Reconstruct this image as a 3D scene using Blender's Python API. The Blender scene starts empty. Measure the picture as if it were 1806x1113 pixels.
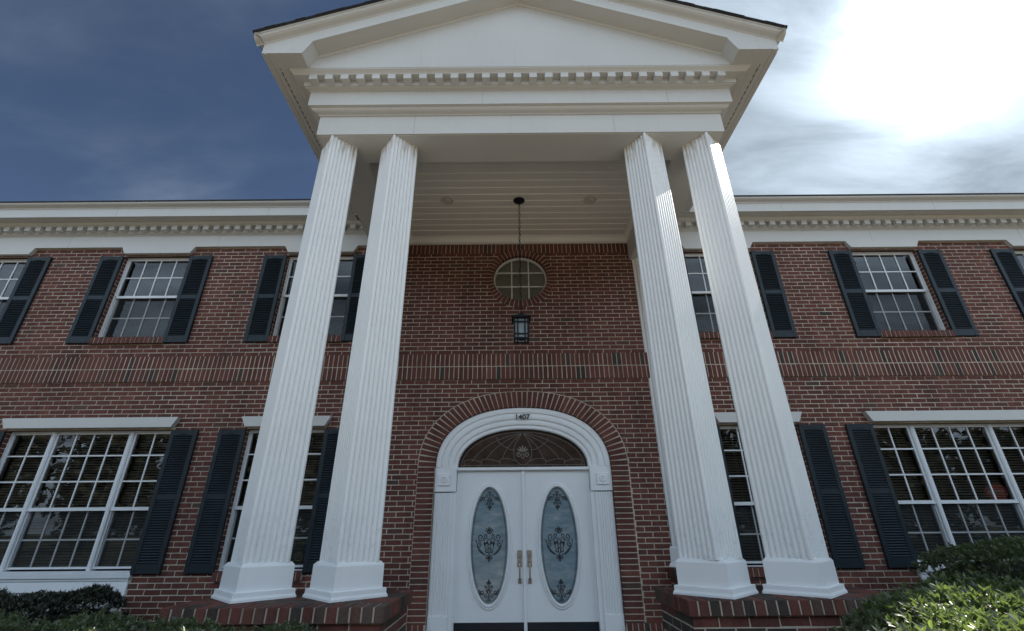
import bpy, bmesh, math, random
import numpy as np
from mathutils import Vector, Matrix

random.seed(7)
RNG = np.random.default_rng(11)
S = bpy.context.scene
COL = S.collection
R = math.radians

# ------------------------------------------------------------------ camera
FPX, PW = 818.66, 1806.0
cam_d = bpy.data.cameras.new("camera")
cam = bpy.data.objects.new("camera", cam_d)
COL.objects.link(cam)
cam_d.sensor_fit = 'HORIZONTAL'
cam_d.sensor_width = 36.0
cam_d.lens = FPX / PW * 36.0
cam_d.clip_start = 0.05
cam_d.clip_end = 2000
CAM = Vector((-0.09, -6.446, 1.28))
_p, _r, _y = R(24.65), R(0.485), R(0.0066)
fw = Vector((-math.sin(_y) * math.cos(_p), math.cos(_y) * math.cos(_p), math.sin(_p)))
rt = Vector((math.cos(_y), math.sin(_y), 0))
up = rt.cross(fw)
rt2 = rt * math.cos(_r) - up * math.sin(_r)
up2 = up * math.cos(_r) + rt * math.sin(_r)
m = Matrix((rt2, up2, -fw)).transposed().to_4x4()
m.translation = CAM
cam.matrix_world = m
S.camera = cam

# ------------------------------------------------------------------ light
SUN_EL, SUN_AZ = 39.8, 54.2          # azimuth from +Y towards +X
SUN_DIR = Vector((math.sin(R(SUN_AZ)) * math.cos(R(SUN_EL)), math.cos(R(SUN_AZ)) * math.cos(R(SUN_EL)), math.sin(R(SUN_EL))))
sl = bpy.data.lights.new("sun", 'SUN')
sl.energy = 4.5
sl.angle = R(0.53)
sl.color = (1.0, 0.95, 0.86)
so = bpy.data.objects.new("sun", sl)
COL.objects.link(so)
so.rotation_euler = SUN_DIR.to_track_quat('Z', 'Y').to_euler()
so.location = (20, 15, 30)

S.view_settings.view_transform = 'Standard'
S.view_settings.look = 'None'
S.view_settings.gamma = 1.0
S.view_settings.use_curve_mapping = False
S.view_settings.exposure = 0.92

SKY = 0.05
W = bpy.data.worlds.new("World")
S.world = W
W.use_nodes = True


def build_world():
    nt = W.node_tree
    nt.nodes.clear()
    N = nt.nodes.new
    L = nt.links.new
    out = N('ShaderNodeOutputWorld')
    bg = N('ShaderNodeBackground')
    bg.inputs['Strength'].default_value = SKY
    L(bg.outputs[0], out.inputs[0])
    sky = N('ShaderNodeTexSky')
    sky.sky_type = 'NISHITA'
    sky.sun_disc = False
    sky.sun_elevation = R(SUN_EL)
    sky.sun_rotation = R(SUN_AZ)
    sky.air_density = 0.7
    sky.altitude = 1200
    sky.dust_density = 0.35
    sky.ozone_density = 1.0
    tc = N('ShaderNodeTexCoord')

    def math_(op, a=None, b=None, clamp=False):
        n = N('ShaderNodeMath')
        n.operation = op
        n.use_clamp = clamp
        for i, v in enumerate((a, b)):
            if v is None:
                continue
            if isinstance(v, (int, float)):
                n.inputs[i].default_value = v
            else:
                L(v, n.inputs[i])
        return n.outputs[0]

    def dot(v):
        n = N('ShaderNodeVectorMath')
        n.operation = 'DOT_PRODUCT'
        L(tc.outputs['Generated'], n.inputs[0])
        n.inputs[1].default_value = v
        return n.outputs['Value']

    def smooth(x, a, b):
        n = N('ShaderNodeMapRange')
        n.interpolation_type = 'SMOOTHSTEP'
        L(x, n.inputs[0])
        n.inputs[1].default_value = a
        n.inputs[2].default_value = b
        return n.outputs[0]
    ds = dot(tuple(SUN_DIR))
    sep = N('ShaderNodeSeparateXYZ')
    L(tc.outputs['Generated'], sep.inputs[0])
    zz = math_('ADD', math_('MAXIMUM', sep.outputs[2], 0.0), 0.18)
    cx = math_('DIVIDE', sep.outputs[0], zz)
    cy = math_('DIVIDE', sep.outputs[1], zz)
    cmb = N('ShaderNodeCombineXYZ')
    L(cx, cmb.inputs[0]); L(cy, cmb.inputs[1])
    no = N('ShaderNodeTexNoise')
    no.inputs['Scale'].default_value = 2.3
    no.inputs['Detail'].default_value = 9
    no.inputs['Roughness'].default_value = 0.55
    no.inputs['Distortion'].default_value = 0.25
    mp = N('ShaderNodeMapping')
    mp.inputs['Rotation'].default_value = (0, 0, R(32))
    mp.inputs['Scale'].default_value = (0.55, 1.25, 1)
    L(cmb.outputs[0], mp.inputs[0])
    L(mp.outputs[0], no.inputs['Vector'])
    # cover: thick towards the sun, the right-hand side and, added to light the facade, behind the viewer; thin wisps on the left
    sunside = smooth(ds, 0.62, 0.90)
    rightside = smooth(sep.outputs[0], 0.05, 0.8)
    front = smooth(sep.outputs[1], 0.0, -0.6)
    cover = math_('MAXIMUM', sunside, math_('MAXIMUM', math_('MULTIPLY', rightside, 0.6), math_('MULTIPLY', front, 0.75)))
    # noise threshold falls where the cover grows
    wn = math_('ADD', no.outputs['Fac'], math_('MULTIPLY', cover, 0.62))
    mask = smooth(wn, 0.60, 1.02)
    wisps = math_('MULTIPLY', smooth(no.outputs['Fac'], 0.46, 0.80), 0.17)
    mask = math_('MAXIMUM', mask, wisps)
    mask = math_('MULTIPLY', mask, 0.95)
    # thin cloud scatters forward: brighter towards the sun
    dsp = math_('MAXIMUM', ds, 0.0)
    core = math_('ADD', math_('POWER', dsp, 260.0), math_('MULTIPLY', math_('POWER', dsp, 60.0), 0.12))
    # low bright bank added to the unseen sky behind the viewer to light the facade
    low = math_('MULTIPLY', front, math_('SUBTRACT', 1.0, math_('MULTIPLY', smooth(sep.outputs[2], 0.25, 0.85), 0.75)))
    halo = math_('POWER', dsp, 9.0)
    lum = math_('ADD', math_('ADD', math_('ADD', 0.285 / SKY, math_('MULTIPLY', low, 0.95 / SKY)), math_('MULTIPLY', halo, 0.10 / SKY)), math_('MULTIPLY', core, 1.9 / SKY))
    lum = math_('MULTIPLY', lum, math_('ADD', 0.45, math_('MULTIPLY', no.outputs['Fac'], 1.0)))
    no2 = N('ShaderNodeTexNoise')
    no2.inputs['Scale'].default_value = 4.6
    no2.inputs['Detail'].default_value = 8
    no2.inputs['Roughness'].default_value = 0.6
    no2.inputs['Distortion'].default_value = 0.5
    L(mp.outputs[0], no2.inputs['Vector'])
    lum = math_('MULTIPLY', lum, math_('ADD', 0.20, math_('MULTIPLY', no2.outputs['Fac'], 1.6)))
    tint = N('ShaderNodeMix')
    tint.data_type = 'RGBA'
    L(front, tint.inputs['Factor'])
    tint.inputs[6].default_value = (0.76, 0.91, 1.06, 1)
    tint.inputs[7].default_value = (0.67, 0.85, 1.05, 1)
    cc = N('ShaderNodeMix')
    cc.data_type = 'RGBA'
    cc.blend_type = 'MULTIPLY'
    cc.inputs['Factor'].default_value = 1.0
    L(tint.outputs[2], cc.inputs[6])
    L(lum, cc.inputs[7])
    mx = N('ShaderNodeMix')
    mx.data_type = 'RGBA'
    L(mask, mx.inputs['Factor'])
    L(sky.outputs[0], mx.inputs[6])
    L(cc.outputs[2], mx.inputs[7])
    L(mx.outputs[2], bg.inputs[0])


build_world()

# ------------------------------------------------------------------ materials


def new_mat(name):
    mt = bpy.data.materials.new(name)
    mt.use_nodes = True
    nt = mt.node_tree
    bs = nt.nodes['Principled BSDF']
    return mt, nt, bs


def noise(nt, scale, detail=4, rough=0.55, coord='Object', stretch=None):
    tc = nt.nodes.new('ShaderNodeTexCoord')
    n = nt.nodes.new('ShaderNodeTexNoise')
    n.inputs['Scale'].default_value = scale
    n.inputs['Detail'].default_value = detail
    n.inputs['Roughness'].default_value = rough
    if stretch:
        mp = nt.nodes.new('ShaderNodeMapping')
        mp.inputs['Scale'].default_value = stretch
        nt.links.new(tc.outputs[coord], mp.inputs[0])
        nt.links.new(mp.outputs[0], n.inputs['Vector'])
    else:
        nt.links.new(tc.outputs[coord], n.inputs['Vector'])
    return n


def ramp(nt, src, stops):
    r = nt.nodes.new('ShaderNodeValToRGB')
    el = r.color_ramp.elements
    while len(el) < len(stops):
        el.new(0.5)
    for e, (p, c) in zip(el, stops):
        e.position = p
        e.color = (c[0], c[1], c[2], 1)
    nt.links.new(src, r.inputs[0])
    return r


def bump(nt, bs, src, strength, dist):
    b = nt.nodes.new('ShaderNodeBump')
    b.inputs['Strength'].default_value = strength
    b.inputs['Distance'].default_value = dist
    nt.links.new(src, b.inputs['Height'])
    nt.links.new(b.outputs[0], bs.inputs['Normal'])
    return b


def mixc(nt, fac, a, b, mode='MIX'):
    n = nt.nodes.new('ShaderNodeMix')
    n.data_type = 'RGBA'
    n.blend_type = mode
    for sock, v in ((n.inputs['Factor'], fac), (n.inputs[6], a), (n.inputs[7], b)):
        if isinstance(v, (int, float)):
            sock.default_value = v
        elif isinstance(v, tuple):
            sock.default_value = (v[0], v[1], v[2], 1)
        else:
            nt.links.new(v, sock)
    return n.outputs[2]


def simple(name, col, rough=0.6, var=0.12, scale=6.0, bmp=0.0, bscale=60, spec=0.5, metal=0.0):
    mt, nt, bs = new_mat(name)
    n = noise(nt, scale, 6)
    a = tuple(c * (1 - var) for c in col)
    b = tuple(min(1, c * (1 + var)) for c in col)
    r = ramp(nt, n.outputs['Fac'], [(0.25, a), (0.75, b)])
    nt.links.new(r.outputs[0], bs.inputs['Base Color'])
    bs.inputs['Roughness'].default_value = rough
    bs.inputs['Specular IOR Level'].default_value = spec
    bs.inputs['Metallic'].default_value = metal
    if bmp:
        n2 = noise(nt, bscale, 3)
        bump(nt, bs, n2.outputs['Fac'], bmp, 0.004)
    return mt


def white_paint(name, col, grime=0.35):
    """exterior gloss paint: mottled, with thin vertical dirt runs"""
    mt, nt, bs = new_mat(name)
    n1 = noise(nt, 1.3, 6, 0.6)
    base = ramp(nt, n1.outputs['Fac'], [(0.3, tuple(c * 0.93 for c in col)), (0.7, col)])
    n2 = noise(nt, 9.0, 8, 0.68, stretch=(1.6, 1.6, 0.22))
    d = ramp(nt, n2.outputs['Fac'], [(0.58, (0, 0, 0)), (0.80, (1, 1, 1))])
    mu = nt.nodes.new('ShaderNodeMath')
    mu.operation = 'MULTIPLY'
    mu.inputs[1].default_value = grime
    nt.links.new(d.outputs[0], mu.inputs[0])
    c = mixc(nt, mu.outputs[0], base.outputs[0], (0.36, 0.30, 0.22))
    # small specks of dirt / nail heads
    n3 = noise(nt, 34.0, 2, 0.5)
    sp = ramp(nt, n3.outputs['Fac'], [(0.755, (0, 0, 0)), (0.79, (1, 1, 1))])
    mu2 = nt.nodes.new('ShaderNodeMath')
    mu2.operation = 'MULTIPLY'
    mu2.inputs[1].default_value = min(0.8, grime * 1.6)
    nt.links.new(sp.outputs[0], mu2.inputs[0])
    c = mixc(nt, mu2.outputs[0], c, (0.10, 0.08, 0.06))
    nt.links.new(c, bs.inputs['Base Color'])
    bs.inputs['Roughness'].default_value = 0.48
    n4 = noise(nt, 45.0, 3)
    bump(nt, bs, n4.outputs['Fac'], 0.12, 0.003)
    return mt


M = {}
def column_paint():
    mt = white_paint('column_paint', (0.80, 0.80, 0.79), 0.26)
    nt = mt.node_tree
    bs = nt.nodes['Principled BSDF']
    src = bs.inputs['Base Color'].links[0].from_socket
    tc = nt.nodes.new('ShaderNodeTexCoord')
    sp = nt.nodes.new('ShaderNodeSeparateXYZ')
    nt.links.new(tc.outputs['Object'], sp.inputs[0])

    def band(a, b):
        n = nt.nodes.new('ShaderNodeMapRange')
        n.interpolation_type = 'SMOOTHSTEP'
        nt.links.new(sp.outputs[2], n.inputs[0])
        n.inputs[1].default_value = a
        n.inputs[2].default_value = b
        return n.outputs[0]

    def mul(a, b):
        n = nt.nodes.new('ShaderNodeMath')
        n.operation = 'MULTIPLY'
        for i, v in enumerate((a, b)):
            if isinstance(v, float):
                n.inputs[i].default_value = v
            else:
                nt.links.new(v, n.inputs[i])
        return n.outputs[0]
    # scuffed, peeling paint low on the shaft
    n1 = noise(nt, 16, 8, 0.72)
    p1 = ramp(nt, n1.outputs['Fac'], [(0.54, (0, 0, 0)), (0.62, (1, 1, 1))])
    c = mixc(nt, mul(mul(p1.outputs[0], band(0.75, 0.22)), 0.42), src, (0.40, 0.42, 0.44))
    # rusty drips under the beam
    n2 = noise(nt, 24, 6, 0.65, stretch=(1.5, 1.5, 0.14))
    p2 = ramp(nt, n2.outputs['Fac'], [(0.46, (0, 0, 0)), (0.64, (1, 1, 1))])
    c = mixc(nt, mul(mul(p2.outputs[0], band(4.02, 4.34)), 0.75), c, (0.33, 0.25, 0.16))
    nt.links.new(c, bs.inputs['Base Color'])
    return mt


M['paint'] = column_paint()
M['plinth_paint'] = white_paint('plinth_paint', (0.80, 0.80, 0.80), 0.06)
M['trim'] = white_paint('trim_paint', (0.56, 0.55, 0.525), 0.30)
M['ceiling_paint'] = white_paint('ceiling_paint', (0.80, 0.765, 0.70), 0.22)
M['door_paint'] = white_paint('door_paint', (0.82, 0.825, 0.83), 0.07)
M['vinyl'] = simple('window_vinyl', (0.64, 0.655, 0.67), 0.45, 0.05)
M['shutter'] = simple('shutter_paint', (0.0125, 0.0195, 0.0255), 0.42, 0.45, 3, 0.15, 90, spec=0.25)
M['iron'] = simple('black_iron', (0.009, 0.011, 0.013), 0.55, 0.2, 20, spec=0.2)
M['roof'] = simple('asphalt_shingle', (0.035, 0.035, 0.04), 0.9, 0.4, 30, 0.6, 40)
M['brass'] = simple('satin_nickel', (0.36, 0.31, 0.26), 0.36, 0.25, 30, metal=0.85)
M['dark'] = simple('dark_metal', (0.02, 0.02, 0.02), 0.5, 0.2, 20)
M['number'] = simple('number_black', (0.02, 0.018, 0.016), 0.4, 0.2, 20)
M['kick'] = simple('kick_plate', (0.012, 0.016, 0.022), 0.3, 0.25, 3)
M['lead'] = simple('lead_came', (0.15, 0.135, 0.12), 0.5, 0.2, 20)
M['blind_low'] = simple('wood_blind_slat', (0.26, 0.225, 0.175), 0.6, 0.15, 8)
M['blind'] = simple('blind_slat', (0.12, 0.12, 0.115), 0.6, 0.15, 8)
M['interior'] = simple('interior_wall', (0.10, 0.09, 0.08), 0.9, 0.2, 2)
M['etch'] = simple('etched_scroll', (0.012, 0.014, 0.017), 0.35, 0.3, 20)
M['etchpale'] = simple('etched_fleur', (0.22, 0.19, 0.155), 0.5, 0.2, 20)
M['concrete'] = simple('walk_concrete', (0.22, 0.205, 0.18), 0.85, 0.18, 3, 0.3, 60)
M['forecourt'] = simple('forecourt_concrete', (0.40, 0.345, 0.275), 0.85, 0.18, 3, 0.3, 60)
M['soil'] = simple('mulch', (0.06, 0.04, 0.028), 0.95, 0.5, 25, 0.8, 40)
M['twig'] = simple('twig', (0.035, 0.026, 0.018), 0.9, 0.4, 30)
M['lens'] = simple('frosted_lens', (0.55, 0.50, 0.44), 0.35, 0.1, 8)


def brick_mats():
    mt, nt, bs = new_mat('red_brick')
    at = nt.nodes.new('ShaderNodeAttribute')
    at.attribute_name = 'tone'
    r = ramp(nt, at.outputs['Fac'], [(0.0, (0.048, 0.041, 0.036)), (0.14, (0.100, 0.066, 0.052)),
                                     (0.35, (0.122, 0.045, 0.035)), (0.7, (0.158, 0.056, 0.042)), (1.0, (0.200, 0.080, 0.057))])
    n = noise(nt, 42, 6, 0.65)
    mo = ramp(nt, n.outputs['Fac'], [(0.25, (0.62, 0.62, 0.62)), (0.55, (1, 1, 1)), (0.85, (1.0, 0.98, 0.95))])
    c = mixc(nt, 1.0, r.outputs[0], mo.outputs[0], 'MULTIPLY')
    n3 = noise(nt, 2.2, 5, 0.6)
    st = ramp(nt, n3.outputs['Fac'], [(0.32, (0.70, 0.70, 0.72)), (0.65, (1.10, 1.07, 1.04))])
    c = mixc(nt, 1.0, c, st.outputs[0], 'MULTIPLY')
    n5 = noise(nt, 2.6, 7, 0.65, stretch=(2.2, 2.2, 0.16))
    rs = ramp(nt, n5.outputs['Fac'], [(0.36, (0.66, 0.66, 0.67)), (0.52, (1, 1, 1))])
    c = mixc(nt, 0.8, c, rs.outputs[0], 'MULTIPLY')
    # lime smears from the pointing
    n4 = noise(nt, 11.0, 7, 0.7)
    sm = ramp(nt, n4.outputs['Fac'], [(0.63, (0, 0, 0)), (0.86, (0.35, 0.35, 0.35))])
    c = mixc(nt, sm.outputs[0], c, (0.26, 0.20, 0.16))
    nt.links.new(c, bs.inputs['Base Color'])
    bs.inputs['Roughness'].default_value = 0.82
    bs.inputs['Specular IOR Level'].default_value = 0.3
    n2 = noise(nt, 160, 4, 0.7)
    bump(nt, bs, n2.outputs['Fac'], 0.5, 0.002)
    M['brick'] = mt
    mt, nt, bs = new_mat('mortar')
    n = noise(nt, 9, 7, 0.65)
    n6 = noise(nt, 1.1, 6, 0.65, stretch=(1.4, 1.4, 0.4))
    r = ramp(nt, n.outputs['Fac'], [(0.28, (0.34, 0.295, 0.235)), (0.5, (0.48, 0.42, 0.345)), (0.75, (0.58, 0.515, 0.43))])
    pm = ramp(nt, n6.outputs['Fac'], [(0.3, (0.62, 0.60, 0.58)), (0.62, (1.06, 1.05, 1.03))])
    cm = mixc(nt, 1.0, r.outputs[0], pm.outputs[0], 'MULTIPLY')
    nt.links.new(cm, bs.inputs['Base Color'])
    bs.inputs['Roughness'].default_value = 0.95
    n2 = noise(nt, 140, 3, 0.6)
    bump(nt, bs, n2.outputs['Fac'], 0.5, 0.002)
    M['mortar'] = mt


brick_mats()
BM_ = [M['brick'], M['mortar']]


def glass_mat(name, tint, ior, wav=0.25, wscale=3.0):
    mt = bpy.data.materials.new(name)
    mt.use_nodes = True
    nt = mt.node_tree
    nt.nodes.clear()
    N = nt.nodes.new
    out = N('ShaderNodeOutputMaterial')
    mix = N('ShaderNodeMixShader')
    tr = N('ShaderNodeBsdfTransparent')
    tr.inputs[0].default_value = (*tint, 1)
    gl = N('ShaderNodeBsdfGlossy')
    gl.inputs['Roughness'].default_value = 0.012
    fr = N('ShaderNodeFresnel')
    fr.inputs['IOR'].default_value = ior
    n = noise(nt, wscale, 2, 0.4)
    b = N('ShaderNodeBump')
    b.inputs['Strength'].default_value = wav
    b.inputs['Distance'].default_value = 0.006
    nt.links.new(n.outputs['Fac'], b.inputs['Height'])
    nt.links.new(b.outputs[0], gl.inputs['Normal'])
    nt.links.new(fr.outputs[0], mix.inputs[0])
    nt.links.new(tr.outputs[0], mix.inputs[1])
    nt.links.new(gl.outputs[0], mix.inputs[2])
    nt.links.new(mix.outputs[0], out.inputs[0])
    return mt


def stained_glass():
    mt, nt, bs = new_mat('fanlight_glass')
    n = noise(nt, 7, 6, 0.65)
    r = ramp(nt, n.outputs['Fac'], [(0.3, (0.036, 0.024, 0.018)), (0.6, (0.070, 0.044, 0.031)), (0.8, (0.105, 0.050, 0.038))])
    nt.links.new(r.outputs[0], bs.inputs['Base Color'])
    bs.inputs['Roughness'].default_value = 0.08
    bs.inputs['Specular IOR Level'].default_value = 0.2
    n2 = noise(nt, 22, 3)
    bump(nt, bs, n2.outputs['Fac'], 0.12, 0.004)
    return mt


def seeded_glass():
    mt = bpy.data.materials.new('lantern_glass')
    mt.use_nodes = True
    nt = mt.node_tree
    nt.nodes.clear()
    N = nt.nodes.new
    out = N('ShaderNodeOutputMaterial')
    m1, m2 = N('ShaderNodeMixShader'), N('ShaderNodeMixShader')
    tr, df, tl = N('ShaderNodeBsdfTransparent'), N('ShaderNodeBsdfDiffuse'), N('ShaderNodeBsdfTranslucent')
    n = noise(nt, 60, 3)
    r = ramp(nt, n.outputs['Fac'], [(0.35, (0.52, 0.62, 0.70)), (0.7, (0.75, 0.84, 0.90))])
    nt.links.new(r.outputs[0], df.inputs[0])
    nt.links.new(r.outputs[0], tl.inputs[0])
    m1.inputs[0].default_value = 0.45
    nt.links.new(df.outputs[0], m1.inputs[1])
    nt.links.new(tl.outputs[0], m1.inputs[2])
    m2.inputs[0].default_value = 0.55
    nt.links.new(tr.outputs[0], m2.inputs[1])
    nt.links.new(m1.outputs[0], m2.inputs[2])
    nt.links.new(m2.outputs[0], out.inputs[0])
    return mt


M['glass'] = glass_mat('window_glass', (0.80, 0.82, 0.81), 1.62, 0.08, 2.2)
M['fanglass'] = stained_glass()
M['lampglass'] = seeded_glass()


def screen_mat():
    mt = bpy.data.materials.new('insect_screen')
    mt.use_nodes = True
    nt = mt.node_tree
    nt.nodes.clear()
    N = nt.nodes.new
    out = N('ShaderNodeOutputMaterial')
    mix = N('ShaderNodeMixShader')
    mix.inputs[0].default_value = 0.32
    tr = N('ShaderNodeBsdfTransparent')
    df = N('ShaderNodeBsdfDiffuse')
    df.inputs[0].default_value = (0.045, 0.05, 0.053, 1)
    nt.links.new(tr.outputs[0], mix.inputs[1])
    nt.links.new(df.outputs[0], mix.inputs[2])
    nt.links.new(mix.outputs[0], out.inputs[0])
    return mt


M['screen'] = screen_mat()


def frosted_mat():
    mt, nt, bs = new_mat('frosted_door_glass')
    n = noise(nt, 5.0, 6, 0.6, stretch=(1, 1, 3.0))
    r = ramp(nt, n.outputs['Fac'], [(0.3, (0.15, 0.21, 0.245)), (0.5, (0.20, 0.265, 0.30)), (0.62, (0.27, 0.31, 0.325)), (0.75, (0.38, 0.385, 0.38))])
    nt.links.new(r.outputs[0], bs.inputs['Base Color'])
    bs.inputs['Roughness'].default_value = 0.12
    bs.inputs['IOR'].default_value = 1.5
    n2 = noise(nt, 2.5, 3)
    bump(nt, bs, n2.outputs['Fac'], 0.1, 0.01)
    return mt


M['frost'] = frosted_mat()


def leaf_mat(name, dark, light, trans, rough=0.38):
    mt, nt, bs = new_mat(name)
    at = nt.nodes.new('ShaderNodeAttribute')
    at.attribute_name = 'tone'
    r = ramp(nt, at.outputs['Fac'], [(0.0, dark), (0.6, tuple((a + b) / 2 for a, b in zip(dark, light))), (0.93, light), (1.0, tuple(c * 1.25 for c in light))])
    n = noise(nt, 30, 3)
    mo = ramp(nt, n.outputs['Fac'], [(0.3, (0.8, 0.8, 0.8)), (0.7, (1.1, 1.1, 1.1))])
    c = mixc(nt, 1.0, r.outputs[0], mo.outputs[0], 'MULTIPLY')
    nt.links.new(c, bs.inputs['Base Color'])
    bs.inputs['Roughness'].default_value = rough
    bs.inputs['Specular IOR Level'].default_value = 0.6
    tl = nt.nodes.new('ShaderNodeBsdfTranslucent')
    tcol = mixc(nt, 1.0, c, (1.30, 1.62, 0.55), 'MULTIPLY')
    nt.links.new(tcol, tl.inputs[0])
    mx = nt.nodes.new('ShaderNodeMixShader')
    mx.inputs[0].default_value = trans
    nt.links.new(bs.outputs[0], mx.inputs[1])
    nt.links.new(tl.outputs[0], mx.inputs[2])
    nt.links.new(mx.outputs[0], nt.nodes['Material Output'].inputs[0])
    return mt


M['leaf'] = leaf_mat('hedge_leaf', (0.084, 0.098, 0.076), (0.180, 0.205, 0.112), 0.45, 0.42)
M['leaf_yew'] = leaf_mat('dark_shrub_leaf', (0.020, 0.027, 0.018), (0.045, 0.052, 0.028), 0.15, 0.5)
M['leaf_tree'] = leaf_mat('tree_leaf', (0.072, 0.074, 0.058), (0.120, 0.116, 0.090), 0.2, 0.6)


def grass_mat():
    mt, nt, bs = new_mat('lawn')
    n = noise(nt, 0.6, 8, 0.7)
    r = ramp(nt, n.outputs['Fac'], [(0.3, (0.07, 0.085, 0.035)), (0.6, (0.12, 0.115, 0.055)), (0.8, (0.17, 0.145, 0.08))])
    nt.links.new(r.outputs[0], bs.inputs['Base Color'])
    bs.inputs['Roughness'].default_value = 0.95
    n2 = noise(nt, 60, 3)
    bump(nt, bs, n2.outputs['Fac'], 0.8, 0.02)
    return mt


M['lawn'] = grass_mat()
M['asphalt'] = simple('road_asphalt', (0.075, 0.072, 0.068), 0.9, 0.25, 12, 0.4, 80)

# ------------------------------------------------------------------ mesh builder


class MB:
    def __init__(s):
        s.v, s.f, s.m, s.t = [], [], [], []

    def poly(s, pts, mat=0, tone=0.5):
        b = len(s.v)
        s.v.extend([tuple(p) for p in pts])
        s.f.append(tuple(range(b, b + len(pts))))
        s.m.append(mat)
        s.t.append(tone)

    def box(s, x0, x1, y0, y1, z0, z1, mat=0, tone=0.5):
        b = len(s.v)
        s.v.extend([(x0, y0, z0), (x1, y0, z0), (x1, y1, z0), (x0, y1, z0),
                    (x0, y0, z1), (x1, y0, z1), (x1, y1, z1), (x0, y1, z1)])
        for q in ((0, 1, 5, 4), (1, 2, 6, 5), (2, 3, 7, 6), (3, 0, 4, 7), (4, 5, 6, 7), (3, 2, 1, 0)):
            s.f.append(tuple(b + i for i in q))
            s.m.append(mat)
            s.t.append(tone)

    def cbox(s, x0, x1, y0, y1, z0, z1, c=0.004, mat=0, tone=0.5):
        """box with chamfered edges"""
        b = len(s.v)
        lo, hi = (x0, y0, z0), (x1, y1, z1)
        idx = {}
        for ix in (0, 1):
            for iy in (0, 1):
                for iz in (0, 1):
                    cor = [(lo, hi)[i][k] for k, i in enumerate((ix, iy, iz))]
                    ins = [1 if i == 0 else -1 for i in (ix, iy, iz)]
                    for ax in range(3):
                        p = [cor[k] + (0 if k == ax else ins[k] * c) for k in range(3)]
                        idx[(ix, iy, iz, ax)] = len(s.v)
                        s.v.append(tuple(p))

        def F(*keys):
            s.f.append(tuple(idx[k] for k in keys))
            s.m.append(mat)
            s.t.append(tone)
        for i in (0, 1):
            F((i, 0, 0, 0), (i, 1, 0, 0), (i, 1, 1, 0), (i, 0, 1, 0))
            F((0, i, 0, 1), (1, i, 0, 1), (1, i, 1, 1), (0, i, 1, 1))
            F((0, 0, i, 2), (1, 0, i, 2), (1, 1, i, 2), (0, 1, i, 2))
        for i in (0, 1):
            for j in (0, 1):
                F((i, j, 0, 0), (i, j, 1, 0), (i, j, 1, 1), (i, j, 0, 1))
                F((i, 0, j, 0), (i, 1, j, 0), (i, 1, j, 2), (i, 0, j, 2))
                F((0, i, j, 1), (1, i, j, 1), (1, i, j, 2), (0, i, j, 2))
        for i in (0, 1):
            for j in (0, 1):
                for k in (0, 1):
                    F((i, j, k, 0), (i, j, k, 1), (i, j, k, 2))

    def strip(s, a, b, mat=0, closed=False):
        """quads between two equal-length point rows"""
        n = len(a)
        for i in range(n if closed else n - 1):
            j = (i + 1) % n
            s.poly((a[i], a[j], b[j], b[i]), mat)

    def sweep(s, rows, mat=0, closed_profile=False):
        for a, b in zip(rows[:-1], rows[1:]):
            s.strip(a, b, mat, closed_profile)

    def tube(s, pts, r, n=8, mat=0):
        rows = []
        P = [Vector(p) for p in pts]
        for i, p in enumerate(P):
            d = (P[min(i + 1, len(P) - 1)] - P[max(i - 1, 0)]).normalized()
            u = d.orthogonal().normalized() if i == 0 else (u - d * u.dot(d)).normalized()
            w = d.cross(u)
            rr = r[i] if isinstance(r, (list, tuple)) else r
            rows.append([p + (u * math.cos(2 * math.pi * k / n) + w * math.sin(2 * math.pi * k / n)) * rr for k in range(n)])
        for a, b in zip(rows[:-1], rows[1:]):
            s.strip(a, b, mat, True)
        s.poly(rows[0], mat)
        s.poly(rows[-1], mat)

    def lathe(s, c, prof, n=24, mat=0):
        """prof: (radius, z) about a vertical axis through c"""
        rows = [[(c[0] + r * math.cos(2 * math.pi * k / n), c[1] + r * math.sin(2 * math.pi * k / n), c[2] + z) for k in range(n)] for r, z in prof]
        for a, b in zip(rows[:-1], rows[1:]):
            s.strip(a, b, mat, True)
        s.poly(rows[0], mat)
        s.poly(rows[-1], mat)

    def mesh(s, name, mats, recalc=True, smooth=None):
        me = bpy.data.meshes.new(name)
        me.from_pydata(s.v, [], s.f)
        for x in mats:
            me.materials.append(x)
        me.polygons.foreach_set('material_index', s.m)
        at = me.attributes.new('tone', 'FLOAT', 'FACE')
        at.data.foreach_set('value', s.t)
        if recalc or smooth:
            bm = bmesh.new()
            bm.from_mesh(me)
            if smooth:
                bmesh.ops.remove_doubles(bm, verts=bm.verts, dist=1e-5)
            bmesh.ops.recalc_face_normals(bm, faces=bm.faces)
            if smooth:
                for f in bm.faces:
                    f.smooth = True
                for e in bm.edges:
                    if len(e.link_faces) == 2 and e.calc_face_angle(0) > R(smooth):
                        e.smooth = False
            bm.to_mesh(me)
            bm.free()
        me.update()
        return me

    def build(s, name, mats, parent=None, recalc=True, smooth=None):
        if not isinstance(mats, (list, tuple)):
            mats = [mats]
        o = bpy.data.objects.new(name, s.mesh(name, mats, recalc, smooth))
        COL.objects.link(o)
        o.parent = parent
        return o


def thing(name, label, cat, loc=(0, 0, 0), group=None):
    o = bpy.data.objects.new(name, None)
    o.empty_display_size = 0.2
    COL.objects.link(o)
    o.location = loc
    o['label'] = label
    o['category'] = cat
    if group:
        o['group'] = group
    return o


def structure(o):
    o['kind'] = 'structure'
    return o


def copy_tree(o, parent, loc=None):
    c = o.copy()
    COL.objects.link(c)
    c.parent = parent
    if loc is not None:
        c.location = loc
    for ch in o.children:
        copy_tree(ch, c)
    return c


def tone():
    t = random.gauss(0.52, 0.13)
    return min(1, max(0, t))


def tone_dark(p=0.12):
    if random.random() < p:
        return random.uniform(0.0, 0.07)
    return tone()


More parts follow.
